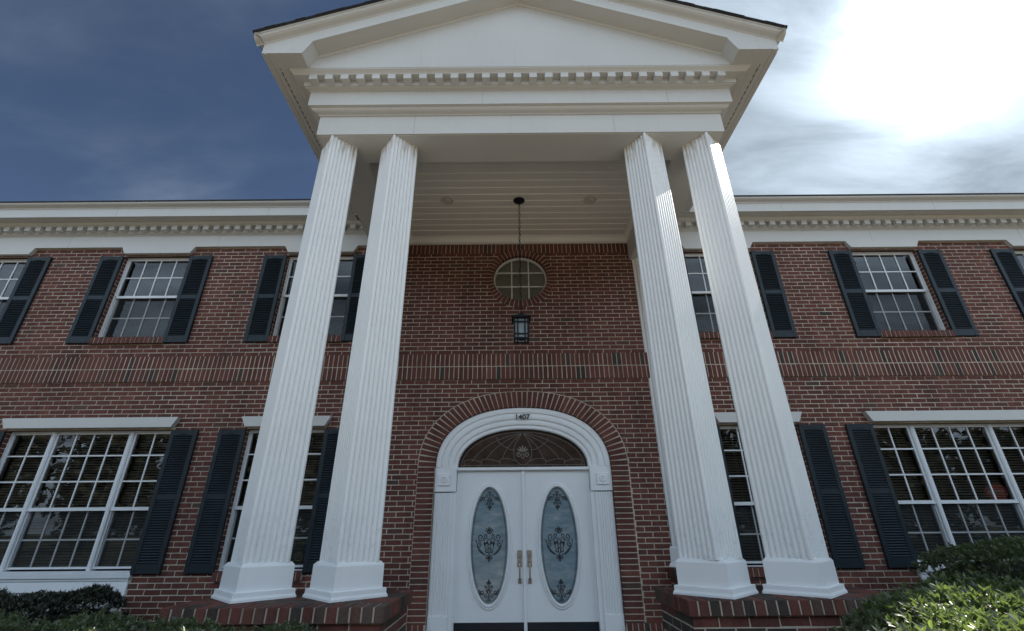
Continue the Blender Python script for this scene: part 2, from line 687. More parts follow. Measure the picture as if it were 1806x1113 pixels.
# ------------------------------------------------------------------ bricks
BL, BH, MJ = 0.2032, 0.0645, 0.0106


def brick_face(mb, P, u0, u1, v0, v1, n=0.0026, c=0.0016, tn=None):
    """one brick front: P(u,v,n) maps wall coordinates to space"""
    j = lambda: random.uniform(-0.0019, 0.0019)
    a0, a1, b0, b1 = u0 + j(), u1 + j(), v0 + j(), v1 + j()
    tn = tone() if tn is None else tn
    n += random.uniform(-0.0008, 0.0012)
    b = len(mb.v)
    for (nn, e) in ((-0.004, 0), (n - c, 0), (n, c)):
        mb.v.extend([P(a0 + e, b0 + e, nn), P(a1 - e, b0 + e, nn), P(a1 - e, b1 - e, nn), P(a0 + e, b1 - e, nn)])
    for lv in (0, 4):
        for k in range(4):
            q = (b + lv + k, b + lv + (k + 1) % 4, b + lv + 4 + (k + 1) % 4, b + lv + 4 + k)
            mb.f.append(q); mb.m.append(0); mb.t.append(tn)
    mb.f.append((b + 8, b + 9, b + 10, b + 11)); mb.m.append(0); mb.t.append(tn)


def brick_field(mb, P, u0, u1, v0, v1, blocked=None, vorg=0.0, uorg=0.0, darkp=0.0):
    """running bond; blocked(v) -> list of (ua, ub) intervals with no brick"""
    r0 = int(math.floor((v0 - vorg) / BH + 1e-6))
    r1 = int(math.ceil((v1 - vorg) / BH - 1e-6))
    for r in range(r0, r1):
        za, zb = vorg + r * BH + MJ / 2, vorg + (r + 1) * BH - MJ / 2
        za2, zb2 = max(za, v0), min(zb, v1)
        if zb2 - za2 < 0.012:
            continue
        bl = sorted(blocked((za2 + zb2) / 2)) if blocked else []
        free, cur = [], u0
        for a, b in bl:
            if a > cur:
                free.append((cur, min(a, u1)))
            cur = max(cur, b)
        if cur < u1:
            free.append((cur, u1))
        off = uorg + (BL / 2 if r % 2 else 0) + random.uniform(-0.004, 0.004)
        for a, b in free:
            if b - a < 0.02:
                continue
            k = int(math.floor((a - off) / BL))
            while off + k * BL < b:
                xa, xb = max(a, off + k * BL + MJ / 2), min(b, off + (k + 1) * BL - MJ / 2)
                if a > off + k * BL + MJ / 2:
                    xa = a + 0.0008
                if xb - xa > 0.014:
                    brick_face(mb, P, xa, xb, za2, zb2, tn=tone_dark(darkp) if darkp else None)
                k += 1


# ------------------------------------------------------------------ layout numbers
XC = 0.02            # portico axis
DX = 0.04            # door axis
UPW = [-8.44, -5.83, -3.18, 3.24, 5.94, 8.56]   # upper window centres
LOW = [-3.205, 3.27]                              # lower single windows
TRI = [-5.90, 5.965]                              # lower triple windows
HW = 0.54                                         # half opening
UZ0, UZ1 = 3.92, 5.354
LZ0, LZ1 = 0.83, 2.552
BELT0, BELT1 = 3.227, 3.614
XL, XR = -13.0, 13.0
SP = 2.03            # arch springing
AXO, AZO = 1.40, 1.02
AXI, AZI = 1.172, 0.797
EXPN = 2.25
OC = (0.045, 4.893, 0.43, 0.404)  # oculus centre and half axes
RING = 0.108


def arch_z(x, a, b):
    t = abs(x) / a
    return SP + b * (max(0.0, 1 - t ** EXPN)) ** (1 / EXPN) if t < 1 else None


def arch_half(z, a, b):
    if z <= SP:
        return a
    t = (z - SP) / b
    return a * (max(0.0, 1 - t ** EXPN)) ** (1 / EXPN) if t < 1 else None


def arch_pts(a, b, n, z_foot=None):
    """points of the curve from the left springing to the right one"""
    pts = []
    for i in range(n + 1):
        th = math.pi * (1 - i / n)
        cs, sn = math.cos(th), math.sin(th)
        x = a * math.copysign(abs(cs) ** (2 / EXPN), cs)
        z = SP + b * abs(sn) ** (2 / EXPN)
        pts.append((DX + x, z))
    if z_foot is not None:
        pts = [(DX - a, z_foot)] + pts + [(DX + a, z_foot)]
    return pts


bld = thing('brick_building', 'two-storey red brick building with white columned portico, dark shutters and arched double front door', 'building')

# ------------------------------------------------------------------ main wall
rects = []
for x in UPW:
    rects.append((x - HW, x + HW, UZ0 - 0.09, UZ1))
for x in LOW:
    rects.append((x - HW, x + HW, LZ0 - 0.10, LZ1))
for x in TRI:
    rects.append((x - 1.14, x + 1.14, -0.4, LZ1))
ZW0, ZW1 = -0.45, 5.58


def blocked_wall(z):
    bl = []
    for a, b, c, d in rects:
        if c - 0.01 < z < d + 0.01:
            bl.append((a, b))
    if BELT0 < z < BELT1:
        bl.append((-99, 99))
    h = arch_half(z + BH * .45 if z > SP else z, AXO - 0.006, AZO - 0.006)
    if h is not None:
        bl.append((DX - h, DX + h))
    t = (z - OC[1]) / (OC[3] + RING - 0.004)
    if abs(t) < 1:
        w = (OC[2] + RING - 0.004) * math.sqrt(1 - t * t)
        bl.append((OC[0] - w, OC[0] + w))
    if z > 5.525 - 0.19:
        bl.append((XC - 1.79, XC + 1.80))     # soldier course under the portico ceiling
    return bl


mb = MB()
P0 = lambda u, v, n: (u, -n, v)
brick_field(mb, P0, XL, XR, ZW0, ZW1, blocked_wall, vorg=BELT1, uorg=0.03)
# mortar bed: columns of quads round the openings
xs = {XL, XR, -1.77 + XC, 1.80 + XC}
for a, b, c, d in rects:
    xs |= {a, b}
xs |= {DX + (AXI + 0.1) * (i / 60 * 2 - 1) for i in range(61)}
xs |= {OC[0] + (OC[2] + 0.05) * (i / 50 * 2 - 1) for i in range(51)}
xs = sorted(xs)
for xa, xb in zip(xs[:-1], xs[1:]):
    xm = (xa + xb) / 2
    cut = [(c, d) for a, b, c, d in rects if a - 1e-6 <= xm <= b + 1e-6]
    z = arch_z(xm - DX, AXI + 0.1, AZI + 0.1)
    if z:
        cut.append((-1, z))
    t = (xm - OC[0]) / (OC[2] + 0.05)
    if abs(t) < 1:
        h = (OC[3] + 0.05) * math.sqrt(1 - t * t)
        cut.append((OC[1] - h, OC[1] + h))
    cur = ZW0
    for c, d in sorted(cut):
        if c > cur:
            mb.poly([(xa, 0, cur), (xb, 0, cur), (xb, 0, c), (xa, 0, c)], 1)
        cur = max(cur, d)
    mb.poly([(xa, 0, cur), (xb, 0, cur), (xb, 0, ZW1), (xa, 0, ZW1)], 1)
# brick reveals of the openings
for a, b, c, d in rects:
    for x, sg in ((a, 1), (b, -1)):
        mb.poly([(x, 0, c), (x, 0.16, c), (x, 0.16, d), (x, 0, d)], 1)
        k = int(math.ceil((c - BELT1) / BH))
        z = BELT1 + k * BH
        while z < d - 0.01:
            y1 = 0.095 if k % 2 else 0.12
            Pj = (lambda u, v, n, x=x, sg=sg: (x + sg * n, u, v))
            brick_face(mb, Pj, 0.002, y1, z + MJ / 2, min(z + BH - MJ / 2, d), 0.003)
            z += BH
            k += 1
    mb.poly([(a, 0, d), (b, 0, d), (b, 0.16, d), (a, 0.16, d)], 0, 0.2)
    mb.poly([(a, 0, c), (b, 0, c), (b, 0.16, c), (a, 0.16, c)], 1)
wall = mb.build('brick_wall', BM_, bld, recalc=False)

# soldier belt course (two rows standing proud of the wall)
mb = MB()
SB = BL / 3
zmid = (BELT0 + BELT1) / 2
BX = 1.905
for (za, zb) in ((BELT0 + 0.002, zmid - MJ / 2), (zmid + MJ / 2, BELT1 - 0.001)):
    x = XL + random.uniform(0, 0.03)
    while x < XR:
        y = -0.0225 + random.uniform(-0.0012, 0.0012)
        j = random.uniform(-0.0015, 0.0015)
        mb.cbox(x + MJ / 2 + j, x + SB - MJ / 2 + j, y, 0.004, za, zb, 0.0022, 0, tone_dark(0.09 if x > -1 else 0.01))
        x += SB
mb.box(XL, XR, -0.0202, 0.003, BELT0 + 0.004, BELT1 - 0.004, 1)
mb.build('belt_course', BM_, bld)

# soldier course under the portico ceiling
mb = MB()
x = XC - 1.79
while x < XC + 1.79:
    t = abs(x + SB / 2 - OC[0]) / (OC[2] + RING)
    zb = max(5.525 - 0.186, OC[1] + (OC[3] + RING) * math.sqrt(max(0, 1 - t * t)) if t < 1 else 0)
    if zb < 5.51:
        brick_face(mb, P0, x + MJ / 2, x + SB - MJ / 2, zb, 5.525, 0.004, tn=tone_dark(0.12 if x > 1 else 0.02))
    x += SB
mb.build('soldier_course', BM_, bld, recalc=False)

# door arch: radial bricks over the arch, stacked bricks down the jambs
mb = MB()
NV = 50
fine_i, fine_o = arch_pts(AXI, AZI, 700), arch_pts(AXO, AZO, 700)
acc = [0.0]
midl = [((p[0] + q[0]) / 2, (p[1] + q[1]) / 2) for p, q in zip(fine_i, fine_o)]
for p, q in zip(midl[:-1], midl[1:]):
    acc.append(acc[-1] + math.hypot(q[0] - p[0], q[1] - p[1]))


def at_arc(sv):
    k = int(np.searchsorted(acc, sv))
    k = min(max(k, 1), len(acc) - 1)
    t = (sv - acc[k - 1]) / (acc[k] - acc[k - 1] + 1e-9)
    L = lambda A: (A[k - 1][0] + (A[k][0] - A[k - 1][0]) * t, A[k - 1][1] + (A[k][1] - A[k - 1][1]) * t)
    return L(fine_i), L(fine_o)


for i in range(NV):
    g0, g1 = acc[-1] * i / NV, acc[-1] * (i + 1) / NV
    i0, o0 = at_arc(g0)
    i1, o1 = at_arc(g1)
    n = 0.0085 + random.uniform(-0.001, 0.001)
    tn = tone()
    lerp = lambda p, q, t: (p[0] + (q[0] - p[0]) * t, p[1] + (q[1] - p[1]) * t)
    wi, wo = math.hypot(i1[0] - i0[0], i1[1] - i0[1]), math.hypot(o1[0] - o0[0], o1[1] - o0[1])
    # bricks keep their width, joints widen outwards
    bw = min(0.0555, wi - 0.0085)
    ti, to = (1 - bw / wi) / 2, (1 - min(bw * 1.06, wo - 0.008) / wo) / 2
    q = [lerp(i0, i1, ti), lerp(i0, i1, 1 - ti), lerp(o0, o1, 1 - to), lerp(o0, o1, to)]
    q[2] = lerp(q[2], q[1], 0.03)
    q[3] = lerp(q[3], q[0], 0.03)
    fr = [(x, -n, z) for x, z in q]
    bk = [(x, 0.05, z) for x, z in q]
    mb.poly(fr, 0, tn)
    for a in range(4):
        b = (a + 1) % 4
        mb.poly([fr[a], fr[b], bk[b], bk[a]], 0, tn)
EX = lambda p: (DX + (p[0] - DX) * 1.003, SP + (p[1] - SP) * 1.004)
for (A, B) in zip(range(0, 700, 10), range(10, 701, 10)):
    mb.poly([(fine_i[A][0], -0.0052, fine_i[A][1]), (fine_i[B][0], -0.0052, fine_i[B][1]), (EX(fine_o[B])[0], -0.0052, EX(fine_o[B])[1]), (EX(fine_o[A])[0], -0.0052, EX(fine_o[A])[1])], 1)
    mb.poly([(fine_i[A][0], -0.0052, fine_i[A][1]), (fine_i[B][0], -0.0052, fine_i[B][1]), (fine_i[B][0], 0.14, fine_i[B][1]), (fine_i[A][0], 0.14, fine_i[A][1])], 1)
z = SP - BH
while z > 0.21:
    for sg in (-1, 1):
        a, b = sorted((DX + sg * AXI, DX + sg * (AXO - 0.006)))
        mb.cbox(a, b - 0.003 if sg < 0 else b, -0.0085 + random.uniform(-.001, .001), 0.11, z + MJ / 2, z + BH - MJ / 2, 0.002, 0, tone())
    z -= BH
for sg in (-1, 1):
    a, b = sorted((DX + sg * (AXI + 0.002), DX + sg * AXO))
    mb.box(a, b + .008 if sg > 0 else b, -0.0052, 0.109, 0.0, SP, 1)
mb.build('door_arch', BM_, bld, recalc=False)

# rowlock water table at the wall foot beside the door
for x0, x1 in ((DX - 2.0, DX - AXI), (DX + AXI, DX + 2.0)):
    mb = MB()
    x = x0
    while x + SB <= x1 + 0.02:
        mb.cbox(x + MJ / 2, min(x + SB - MJ / 2, x1), -0.045, 0.0, 0.075, 0.268, 0.003, 0, tone_dark(0.25))
        x += SB
    mb.box(x0, x1, -0.040, 0.0, 0.08, 0.263, 1)
    mb.build('water_table', BM_, bld)

# other walls of the building, floor slabs
mb = MB()
D = 10.0
mb.box(XL, XL + 0.2, 0.2, D, -0.45, 5.9, 0)
mb.box(XR - 0.2, XR, 0.2, D, -0.45, 5.9, 0)
mb.box(XL, XR, D, D + 0.2, -0.45, 5.9, 0)
mb.build('rear_wall', M['brick'], bld)
mb = MB()
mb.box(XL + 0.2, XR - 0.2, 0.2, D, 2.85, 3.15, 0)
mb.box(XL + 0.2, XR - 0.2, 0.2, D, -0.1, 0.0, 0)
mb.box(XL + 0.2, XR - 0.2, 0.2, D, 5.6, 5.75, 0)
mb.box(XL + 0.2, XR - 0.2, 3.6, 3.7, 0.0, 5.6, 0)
mb.build('interior_floor', M['interior'], bld)

# ------------------------------------------------------------------ shutters


def shutter_mesh(w, h):
    mb = MB()
    st = 0.058
    d = 0.036
    rb, rm, rtp = 0.115, 0.075, 0.085
    mid = h * 0.505
    c = 0.005
    mb.cbox(0, st, -d, 0, 0, h, c)
    mb.cbox(w - st, w, -d, 0, 0, h, c)
    mb.cbox(st - 0.002, w - st + 0.002, -d + 0.003, 0, 0.002, rb, c)
    mb.cbox(st - 0.002, w - st + 0.002, -d + 0.003, 0, mid - rm / 2, mid + rm / 2, c)
    mb.cbox(st - 0.002, w - st + 0.002, -d + 0.003, 0, h - 0.05, h - 0.002, c)
    # arched head rail
    n = 14
    for i in range(n):
        a, b = i / n, (i + 1) / n
        f = lambda t: h - 0.062 - 0.016 * (1 - math.sin(math.pi * t)) 
        x0, x1 = st + (w - 2 * st) * a, st + (w - 2 * st) * b
        mb.poly([(x0, -d + 0.004, f(a)), (x1, -d + 0.004, f(b)), (x1, -d + 0.004, h - 0.045), (x0, -d + 0.004, h - 0.045)])
        mb.poly([(x0, -d + 0.004, f(a)), (x1, -d + 0.004, f(b)), (x1, -0.008, f(b)), (x0, -0.008, f(a))])
    for za, zb in ((rb, mid - rm / 2), (mid + rm / 2, h - 0.06)):
        k = max(1, int(round((zb - za) / 0.030)))
        p = (zb - za) / k
        for i in range(k):
            z = za + i * p
            q = [(-0.0315, z + 0.0075), (-0.0325, z + 0.012), (-0.028, z + 0.021), (-0.012, z + p + 0.003), (-0.010, z + 0.006)]
            mb.sweep([[(st, a, b) for a, b in q], [(w - st, a, b) for a, b in q]], 0, True)
    mb.box(st, w - st, -0.009, 0.0, 0.01, h - 0.01)
    return mb.mesh('shutter', [M['shutter']], recalc=False)


SW = 0.365
up_sh = shutter_mesh(SW, 1.508)
lo_sh = shutter_mesh(SW, 1.737)


def put_shutter(me, x, z):
    o = bpy.data.objects.new('shutter', me)
    COL.objects.link(o)
    o.parent = bld
    o.location = (x, -0.008, z)


for x in UPW:
    put_shutter(up_sh, x - HW - SW, 3.828)
    put_shutter(up_sh, x + HW, 3.828)
for x in LOW:
    put_shutter(lo_sh, x - HW - SW, 0.808)
    put_shutter(lo_sh, x + HW, 0.808)
for x in TRI:
    put_shutter(lo_sh, x - 1.14 - SW, 0.808)
    put_shutter(lo_sh, x + 1.14, 0.808)

# ------------------------------------------------------------------ windows


def sash(mb, x0, x1, z0, z1, y, cols, rows_z, st=0.027, mw=0.018):
    d = 0.032
    mb.box(x0, x0 + st, y, y + d, z0, z1)
    mb.box(x1 - st, x1, y, y + d, z0, z1)
    mb.box(x0 + st, x1 - st, y + 0.001, y + d, z0, z0 + st)
    mb.box(x0 + st, x1 - st, y + 0.001, y + d, z1 - st, z1)
    xi0, xi1 = x0 + st, x1 - st
    for c in range(1, cols):
        xm = xi0 + (xi1 - xi0) * c / cols
        mb.box(xm - mw / 2, xm + mw / 2, y + 0.006, y + 0.022, z0 + st, z1 - st)
    for zr in rows_z:
        mb.box(xi0, xi1, y + 0.0075, y + 0.0205, zr - mw / 2, zr + mw / 2)


def window_unit(mb, gl, sc, x0, x1, z0, zm, z1, cols, rows_u, rows_l):
    """double-hung unit: upper sash outside, screened lower sash set back"""
    sash(mb, x0, x1, zm - 0.012, z1, 0.078, cols, rows_u)
    mb.box(x0 + 0.001, x1 - 0.001, 0.070, 0.082, zm - 0.026, zm + 0.014)
    sash(mb, x0, x1, z0, zm + 0.02, 0.112, cols, rows_l)
    gl.poly([(x0 + .02, 0.094, zm), (x1 - .02, 0.094, zm), (x1 - .02, 0.094, z1 - .02), (x0 + .02, 0.094, z1 - .02)])
    gl.poly([(x0 + .02, 0.128, z0 + .02), (x1 - .02, 0.128, z0 + .02), (x1 - .02, 0.128, zm), (x0 + .02, 0.128, zm)])
    sc.poly([(x0 + .012, 0.098, z0 + .01), (x1 - .012, 0.098, z0 + .01), (x1 - .012, 0.098, zm - .02), (x0 + .012, 0.098, zm - .02)])
    for a, b in ((x0, x0 + 0.014), (x1 - 0.014, x1)):
        mb.box(a, b, 0.0935, 0.1115, z0, zm - 0.013)
    mb.box(x0 + 0.014, x1 - 0.014, 0.0938, 0.111, z0 + 0.001, z0 + 0.022)


def blind_mesh(bl, x0, x1, z0, z1, tilt=0.5):
    z = z0
    while z < z1 - 0.04:
        dy, dz = 0.022 * math.cos(tilt), 0.022 * math.sin(tilt)
        jj = random.uniform(-0.0015, 0.0015)
        bl.poly([(x0, 0.20 - dy, z - dz + jj), (x1, 0.20 - dy, z - dz - jj), (x1, 0.20 + dy, z + dz - jj), (x0, 0.20 + dy, z + dz + jj)])
        z += 0.034
    bl.box(x0, x1, 0.175, 0.225, z1 - 0.045, z1)
    for xx in (x0 + (x1 - x0) * .2, x0 + (x1 - x0) * .8):
        bl.box(xx - .004, xx + .004, .1985, .2015, z0, z1 - .045)


def casing(mb, x0, x1, z0, z1, w=0.018, y0=0.058, y1=0.16):
    mb.box(x0, x0 + w, y0, y1, z0, z1)
    mb.box(x1 - w, x1, y0, y1, z0, z1)
    mb.box(x0 + w, x1 - w, y0 + .002, y1, z1 - w * .6, z1)
    mb.box(x0 + w, x1 - w, y0 + .002, y1, z0, z0 + w * .55)
    mb.box(x0 + w - .004, x0 + w + .006, y0 + .012, y1, z0 + w * .55, z1 - w * .6)
    mb.box(x1 - w - .006, x1 - w + .004, y0 + .012, y1, z0 + w * .55, z1 - w * .6)


def rowlock_sill(name, parent, hw, z0, z1, proj=0.055):
    mb = MB()
    n = int(round(2 * hw / SB))
    p = 2 * hw / n
    for i in range(n):
        x = -hw + i * p
        y = -proj + random.uniform(-.002, .002)
        mb.cbox(x + MJ / 2, x + p - MJ / 2, y, 0.12, z0, z1 + random.uniform(-.0015, .0015), 0.003, 0, tone_dark(0.1))
    mb.box(-hw + .003, hw - .003, -proj + .007, 0.119, z0 + .004, z1 - .005, 1)
    return mb.build(name, BM_, parent)


def make_window(x, z0, zm, z1, rows_u, rows_l, opz0, opz1, sill):
    mb, gl, sc, bl = MB(), MB(), MB(), MB()
    casing(mb, -HW, HW, opz0, opz1)
    window_unit(mb, gl, sc, -HW + .017, HW - .017, z0, zm, z1, 4, rows_u, rows_l)
    w = mb.build('window', M['vinyl'], bld)
    gl.build('pane', M['glass'], w, recalc=False)
    sc.build('insect_screen', M['screen'], w, recalc=False)
    blind_mesh(bl, -HW + .04, HW - .04, z0, z1)
    bl.build('blind', M['blind'] if z0 > 3 else M['blind_low'], w, recalc=False)
    rowlock_sill('sill', w, HW, *sill)
    w.location = (x, 0, 0)
    return w


w0 = None
for x in UPW:
    if w0 is None:
        w0 = make_window(x, 3.945, 4.652, 5.340, (4.997,), (4.300,), UZ0, UZ1 - .002, (3.815, 3.918))
    else:
        copy_tree(w0, bld, (x, 0, 0))
w1 = None
for x in LOW:
    if w1 is None:
        w1 = make_window(x, 0.862, 1.557, 2.540, (2.226, 1.893), (1.192,), LZ0, LZ1 - .002, (LZ0 - .105, LZ0 - .002))
    else:
        copy_tree(w1, bld, (x, 0, 0))


def make_triple(x):
    mb, gl, sc, bl, ap, si = MB(), MB(), MB(), MB(), MB(), MB()
    casing(mb, -1.14, 1.14, LZ0, LZ1 - .002)
    for m0 in (-0.54, 0.54):
        mb.box(m0 - 0.025, m0 + 0.025, 0.060, 0.16, LZ0 + .0100, LZ1 - .0130)
        mb.box(m0 - 0.012, m0 + 0.012, 0.054, 0.0599, LZ0 + .011, LZ1 - .014)
    for a, b, c in ((-1.122, -0.565, 2), (-0.515, 0.515, 4), (0.565, 1.122, 2)):
        window_unit(mb, gl, sc, a, b, 0.862, 1.557, 2.538, c, (2.226, 1.893), (1.192,))
        blind_mesh(bl, a + .01, b - .01, 0.87, 2.53)
    w = mb.build('window', M['vinyl'], bld)
    gl.build('pane', M['glass'], w, recalc=False)
    sc.build('insect_screen', M['screen'], w, recalc=False)
    bl.build('blind', M['blind_low'], w, recalc=False)
    si.cbox(-1.155, 1.155, -0.045, 0.06, 0.765, 0.832, 0.006)
    si.cbox(-1.14, 1.14, -0.030, 0.06, 0.738, 0.764, 0.004)
    si.build('sill', M['vinyl'], w)
    # panelled apron under the window
    ap.box(-1.138, 1.138, 0.0, 0.06, -0.4, 0.738)
    for a, b in ((-1.138, -1.05), (-0.62, -0.50), (0.50, 0.62), (1.05, 1.138)):
        ap.cbox(a, b, -0.022, 0.0, -0.4, 0.737, 0.005)
    for a, b in ((-1.05, -0.62), (-0.50, 0.50), (0.62, 1.05)):
        ap.cbox(a, b, -0.020, 0.0, 0.62, 0.735, 0.005)
        ap.cbox(a + .05, b - .05, -0.012, 0.0, 0.0, 0.57, 0.01)
    ap.build('apron', M['door_paint'], w)
    w.location = (x, 0, 0)
    return w


t0 = make_triple(TRI[0])
copy_tree(t0, bld, (TRI[1], 0, 0))


def lintel_mesh(hw):
    mb = MB()
    pr = [(-hw, 2.574), (hw, 2.574), (hw + 0.068, 2.710), (-hw - 0.068, 2.710)]
    f = [(x, -0.080, z) for x, z in pr]
    b = [(x, 0.0, z) for x, z in pr]
    mb.poly(f)
    mb.poly(b)
    for i in range(4):
        j = (i + 1) % 4
        mb.poly([f[i], f[j], b[j], b[i]])
    return mb.mesh('lintel', [M['trim']])


lm, lt = lintel_mesh(HW + .005), lintel_mesh(1.142)
for me, xs_ in ((lm, LOW), (lt, TRI)):
    for x in xs_:
        o = bpy.data.objects.new('lintel', me)
        COL.objects.link(o)
        o.parent = bld
        o.location = (x, 0, 0)

# oculus: ring of radial bricks, round white frame with nine panes
mb = MB()
NR = 46
for i in range(NR):
    a0, a1 = 2 * math.pi * i / NR, 2 * math.pi * (i + 1) / NR
    n = 0.022 + random.uniform(-.001, .001)
    tn = tone()
    q = []
    for rr, aa in ((0, a0 + .012), (0, a1 - .012), (RING, a1 - .012), (RING, a0 + .012)):
        q.append((OC[0] + (OC[2] + rr) * math.cos(aa), OC[1] + (OC[3] + rr) * math.sin(aa)))
    fr = [(x, -n, z) for x, z in q]
    bk = [(x, 0.09, z) for x, z in q]
    mb.poly(fr, 0, tn)
    for a in range(4):
        b = (a + 1) % 4
        mb.poly([fr[a], fr[b], bk[b], bk[a]], 0, tn)
    q = []
    for rr, aa in ((0.003, a0), (0.003, a1), (RING - 0.002, a1), (RING - 0.002, a0)):
        q.append((OC[0] + (OC[2] + rr) * math.cos(aa), OC[1] + (OC[3] + rr) * math.sin(aa)))
    fr = [(x, -0.016, z) for x, z in q]
    bk = [(x, 0.09, z) for x, z in q]
    mb.poly(fr, 1)
    for a in (0, 2):
        b = (a + 1) % 4
        mb.poly([fr[a], fr[b], bk[b], bk[a]], 1)
mb.build('round_window_surround', BM_, bld, recalc=False)
mb, gl = MB(), MB()


def ell(rx, rz, y, n=64):
    return [(OC[0] + rx * math.cos(2 * math.pi * k / n), y, OC[1] + rz * math.sin(2 * math.pi * k / n)) for k in range(n)]


rows = [ell(OC[2] - d, OC[3] - d, y) for d, y in ((0.0, 0.09), (0.0, 0.055), (0.014, 0.045), (0.028, 0.055), (0.032, 0.075), (0.032, 0.10))]
mb.sweep(rows, 0, True)
rx, rz = OC[2] - .03, OC[3] - .03
for k in (-1, 1):
    xm = 0.135 * k
    h = rz * math.sqrt(1 - (xm / rx) ** 2)
    mb.box(OC[0] + xm - .011, OC[0] + xm + .011, 0.062, 0.080, OC[1] - h, OC[1] + h)
    zm_ = 0.125 * k
    h = rx * math.sqrt(1 - (zm_ / rz) ** 2)
    mb.box(OC[0] - h, OC[0] + h, 0.0635, 0.0785, OC[1] + zm_ - .011, OC[1] + zm_ + .011)
gl.poly(ell(OC[2] - .01, OC[3] - .01, 0.085))
rw = mb.build('round_window', M['trim'], bld)
gl.build('pane', M['glass'], rw, recalc=False)
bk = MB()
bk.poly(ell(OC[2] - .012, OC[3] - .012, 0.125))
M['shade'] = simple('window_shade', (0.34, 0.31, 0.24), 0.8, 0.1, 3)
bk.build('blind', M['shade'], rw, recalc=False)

# ------------------------------------------------------------------ door surround, fanlight, doors
YD = 0.115
mb = MB()
TR = [(-0.30, 0.118), (-0.30, 0.060), (-0.285, 0.050), (-0.262, 0.052), (-0.252, 0.062), (-0.238, 0.040), (-0.215, 0.032), (-0.190, 0.036), (-0.180, 0.046), (-0.168, 0.046),
      (-0.162, 0.026), (-0.140, 0.018), (-0.118, 0.020), (-0.096, 0.024), (-0.090, 0.036), (-0.080, 0.038), (-0.076, 0.018), (-0.045, 0.012), (-0.012, 0.016), (-0.004, 0.03), (-0.004, 0.10)]
rows = []
for i in range(len(fine_i)):
    if i % 7:
        continue
    k = i
    x, z = fine_i[k]
    row = []
    for q, y in TR:
        # inner curve: half width .87, rise .50
        t = -q / 0.302
        a, b = AXI + (0.872 - AXI) * t, AZI + (0.50 - AZI) * t
        th = math.pi * (1 - k / 700)
        cs, sn = math.cos(th), math.sin(th)
        e = EXPN + (2.12 - EXPN) * t
        row.append((DX + a * math.copysign(abs(cs) ** (2 / e), cs), y, SP + b * abs(sn) ** (2 / e)))
    rows.append(row)
mb.sweep(rows)
arch_tr = mb.build('door_surround', M['door_paint'], bld, smooth=30)
mb = MB()
for sg in (-1, 1):
    xo, xi = DX + sg * (AXI - 0.003), DX + sg * 0.885
    a, b = sorted((xo, xi))
    mb.cbox(a, b, 0.022, 0.118, 1.722, SP + 0.002, 0.004)                 # corner block
    cxm = DX + sg * 1.045
    mb.cbox(cxm - .080, cxm + .080, 0.004, 0.0225, 1.795, 1.947, 0.006)
    for r0, r1, y0, y1 in ((0.0, 0.030, .003, .009),):
        n = 20
        ring = [[(cxm + rr * math.cos(2 * math.pi * k / n), yy, 1.873 + rr * math.sin(2 * math.pi * k / n)) for k in range(n)] for rr, yy in ((0.042, 0.0042), (0.040, -0.006), (0.030, -0.008), (0.027, 0.004), (0.016, 0.006), (0.012, -0.003), (0.001, -0.006))]
        for p, q in zip(ring[:-1], ring[1:]):
            mb.strip(p, q, 0, True)
    # fluted pilaster
    pa, pb = sorted((DX + sg * (AXI - 0.006), DX + sg * 0.93))
    prof = [(pa, .118), (pa, .042), (pa + .012, .034)]
    nf = 6
    fwid = (pb - pa - .05) / nf
    for k in range(nf):
        xk = pa + .025 + k * fwid
        prof += [(xk + .004, .034), (xk + fwid * .3, .044), (xk + fwid * .7, .044), (xk + fwid - .004, .034)]
    prof += [(pb - .012, .034), (pb, .042), (pb, .118)]
    mb.sweep([[(x, y, 0.345) for x, y in prof], [(x, y, 1.712) for x, y in prof]])
    mb.cbox(pa, pb, 0.026, 0.118, -0.02, 0.345, 0.004)
    ja, jb = sorted((DX + sg * 0.9295, DX + sg * 0.878))
    mb.box(ja, jb, 0.050, 0.118, 0.0, 1.7215)
# transom bar
mb.cbox(DX - 0.886, DX + 0.886, 0.062, 0.128, 1.990, SP - 0.001, 0.005)
mb.build('door_jamb', M['door_paint'], bld)

# fanlight
fan = MB()
FA, FB = 0.872, 0.50


def fan_pt(th, s_=1.0, y=0.1):
    cs, sn = math.cos(th), math.sin(th)
    return (DX + s_ * FA * cs, y, SP + s_ * FB * sn)


fan.poly([fan_pt(math.pi * k / 48, 1.0, 0.112) for k in range(49)])
fl = fan.build('fanlight', M['fanglass'], bld, recalc=False)


def ribbon(mb, pts, w, y, mat=0):
    """flat strip in a vertical plane"""
    n = len(pts)
    rows_ = []
    for i, (x, z) in enumerate(pts):
        a, b = pts[max(i - 1, 0)], pts[min(i + 1, n - 1)]
        dx, dz = b[0] - a[0], b[1] - a[1]
        l = math.hypot(dx, dz) or 1
        ww = w(i / (n - 1)) if callable(w) else w
        rows_.append(((x - dz / l * ww / 2, y, z + dx / l * ww / 2), (x + dz / l * ww / 2, y, z - dx / l * ww / 2)))
    for p, q in zip(rows_[:-1], rows_[1:]):
        mb.poly([p[0], q[0], q[1], p[1]], mat)


def bez(p0, p1, p2, p3, n=16):
    o = []
    for i in range(n + 1):
        t = i / n
        o.append(tuple((1 - t) ** 3 * a + 3 * (1 - t) ** 2 * t * b + 3 * (1 - t) * t * t * c + t ** 3 * d for a, b, c, d in zip(p0, p1, p2, p3)))
    return o


def spiral(cx, cz, r0, r1, a0, turns, n=30, kz=1.0):
    return [(cx + (r0 + (r1 - r0) * i / n) * math.cos(a0 + 2 * math.pi * turns * i / n), cz + kz * (r0 + (r1 - r0) * i / n) * math.sin(a0 + 2 * math.pi * turns * i / n)) for i in range(n + 1)]


ld = MB()
yl = 0.108
top = (0.0, 0.452)


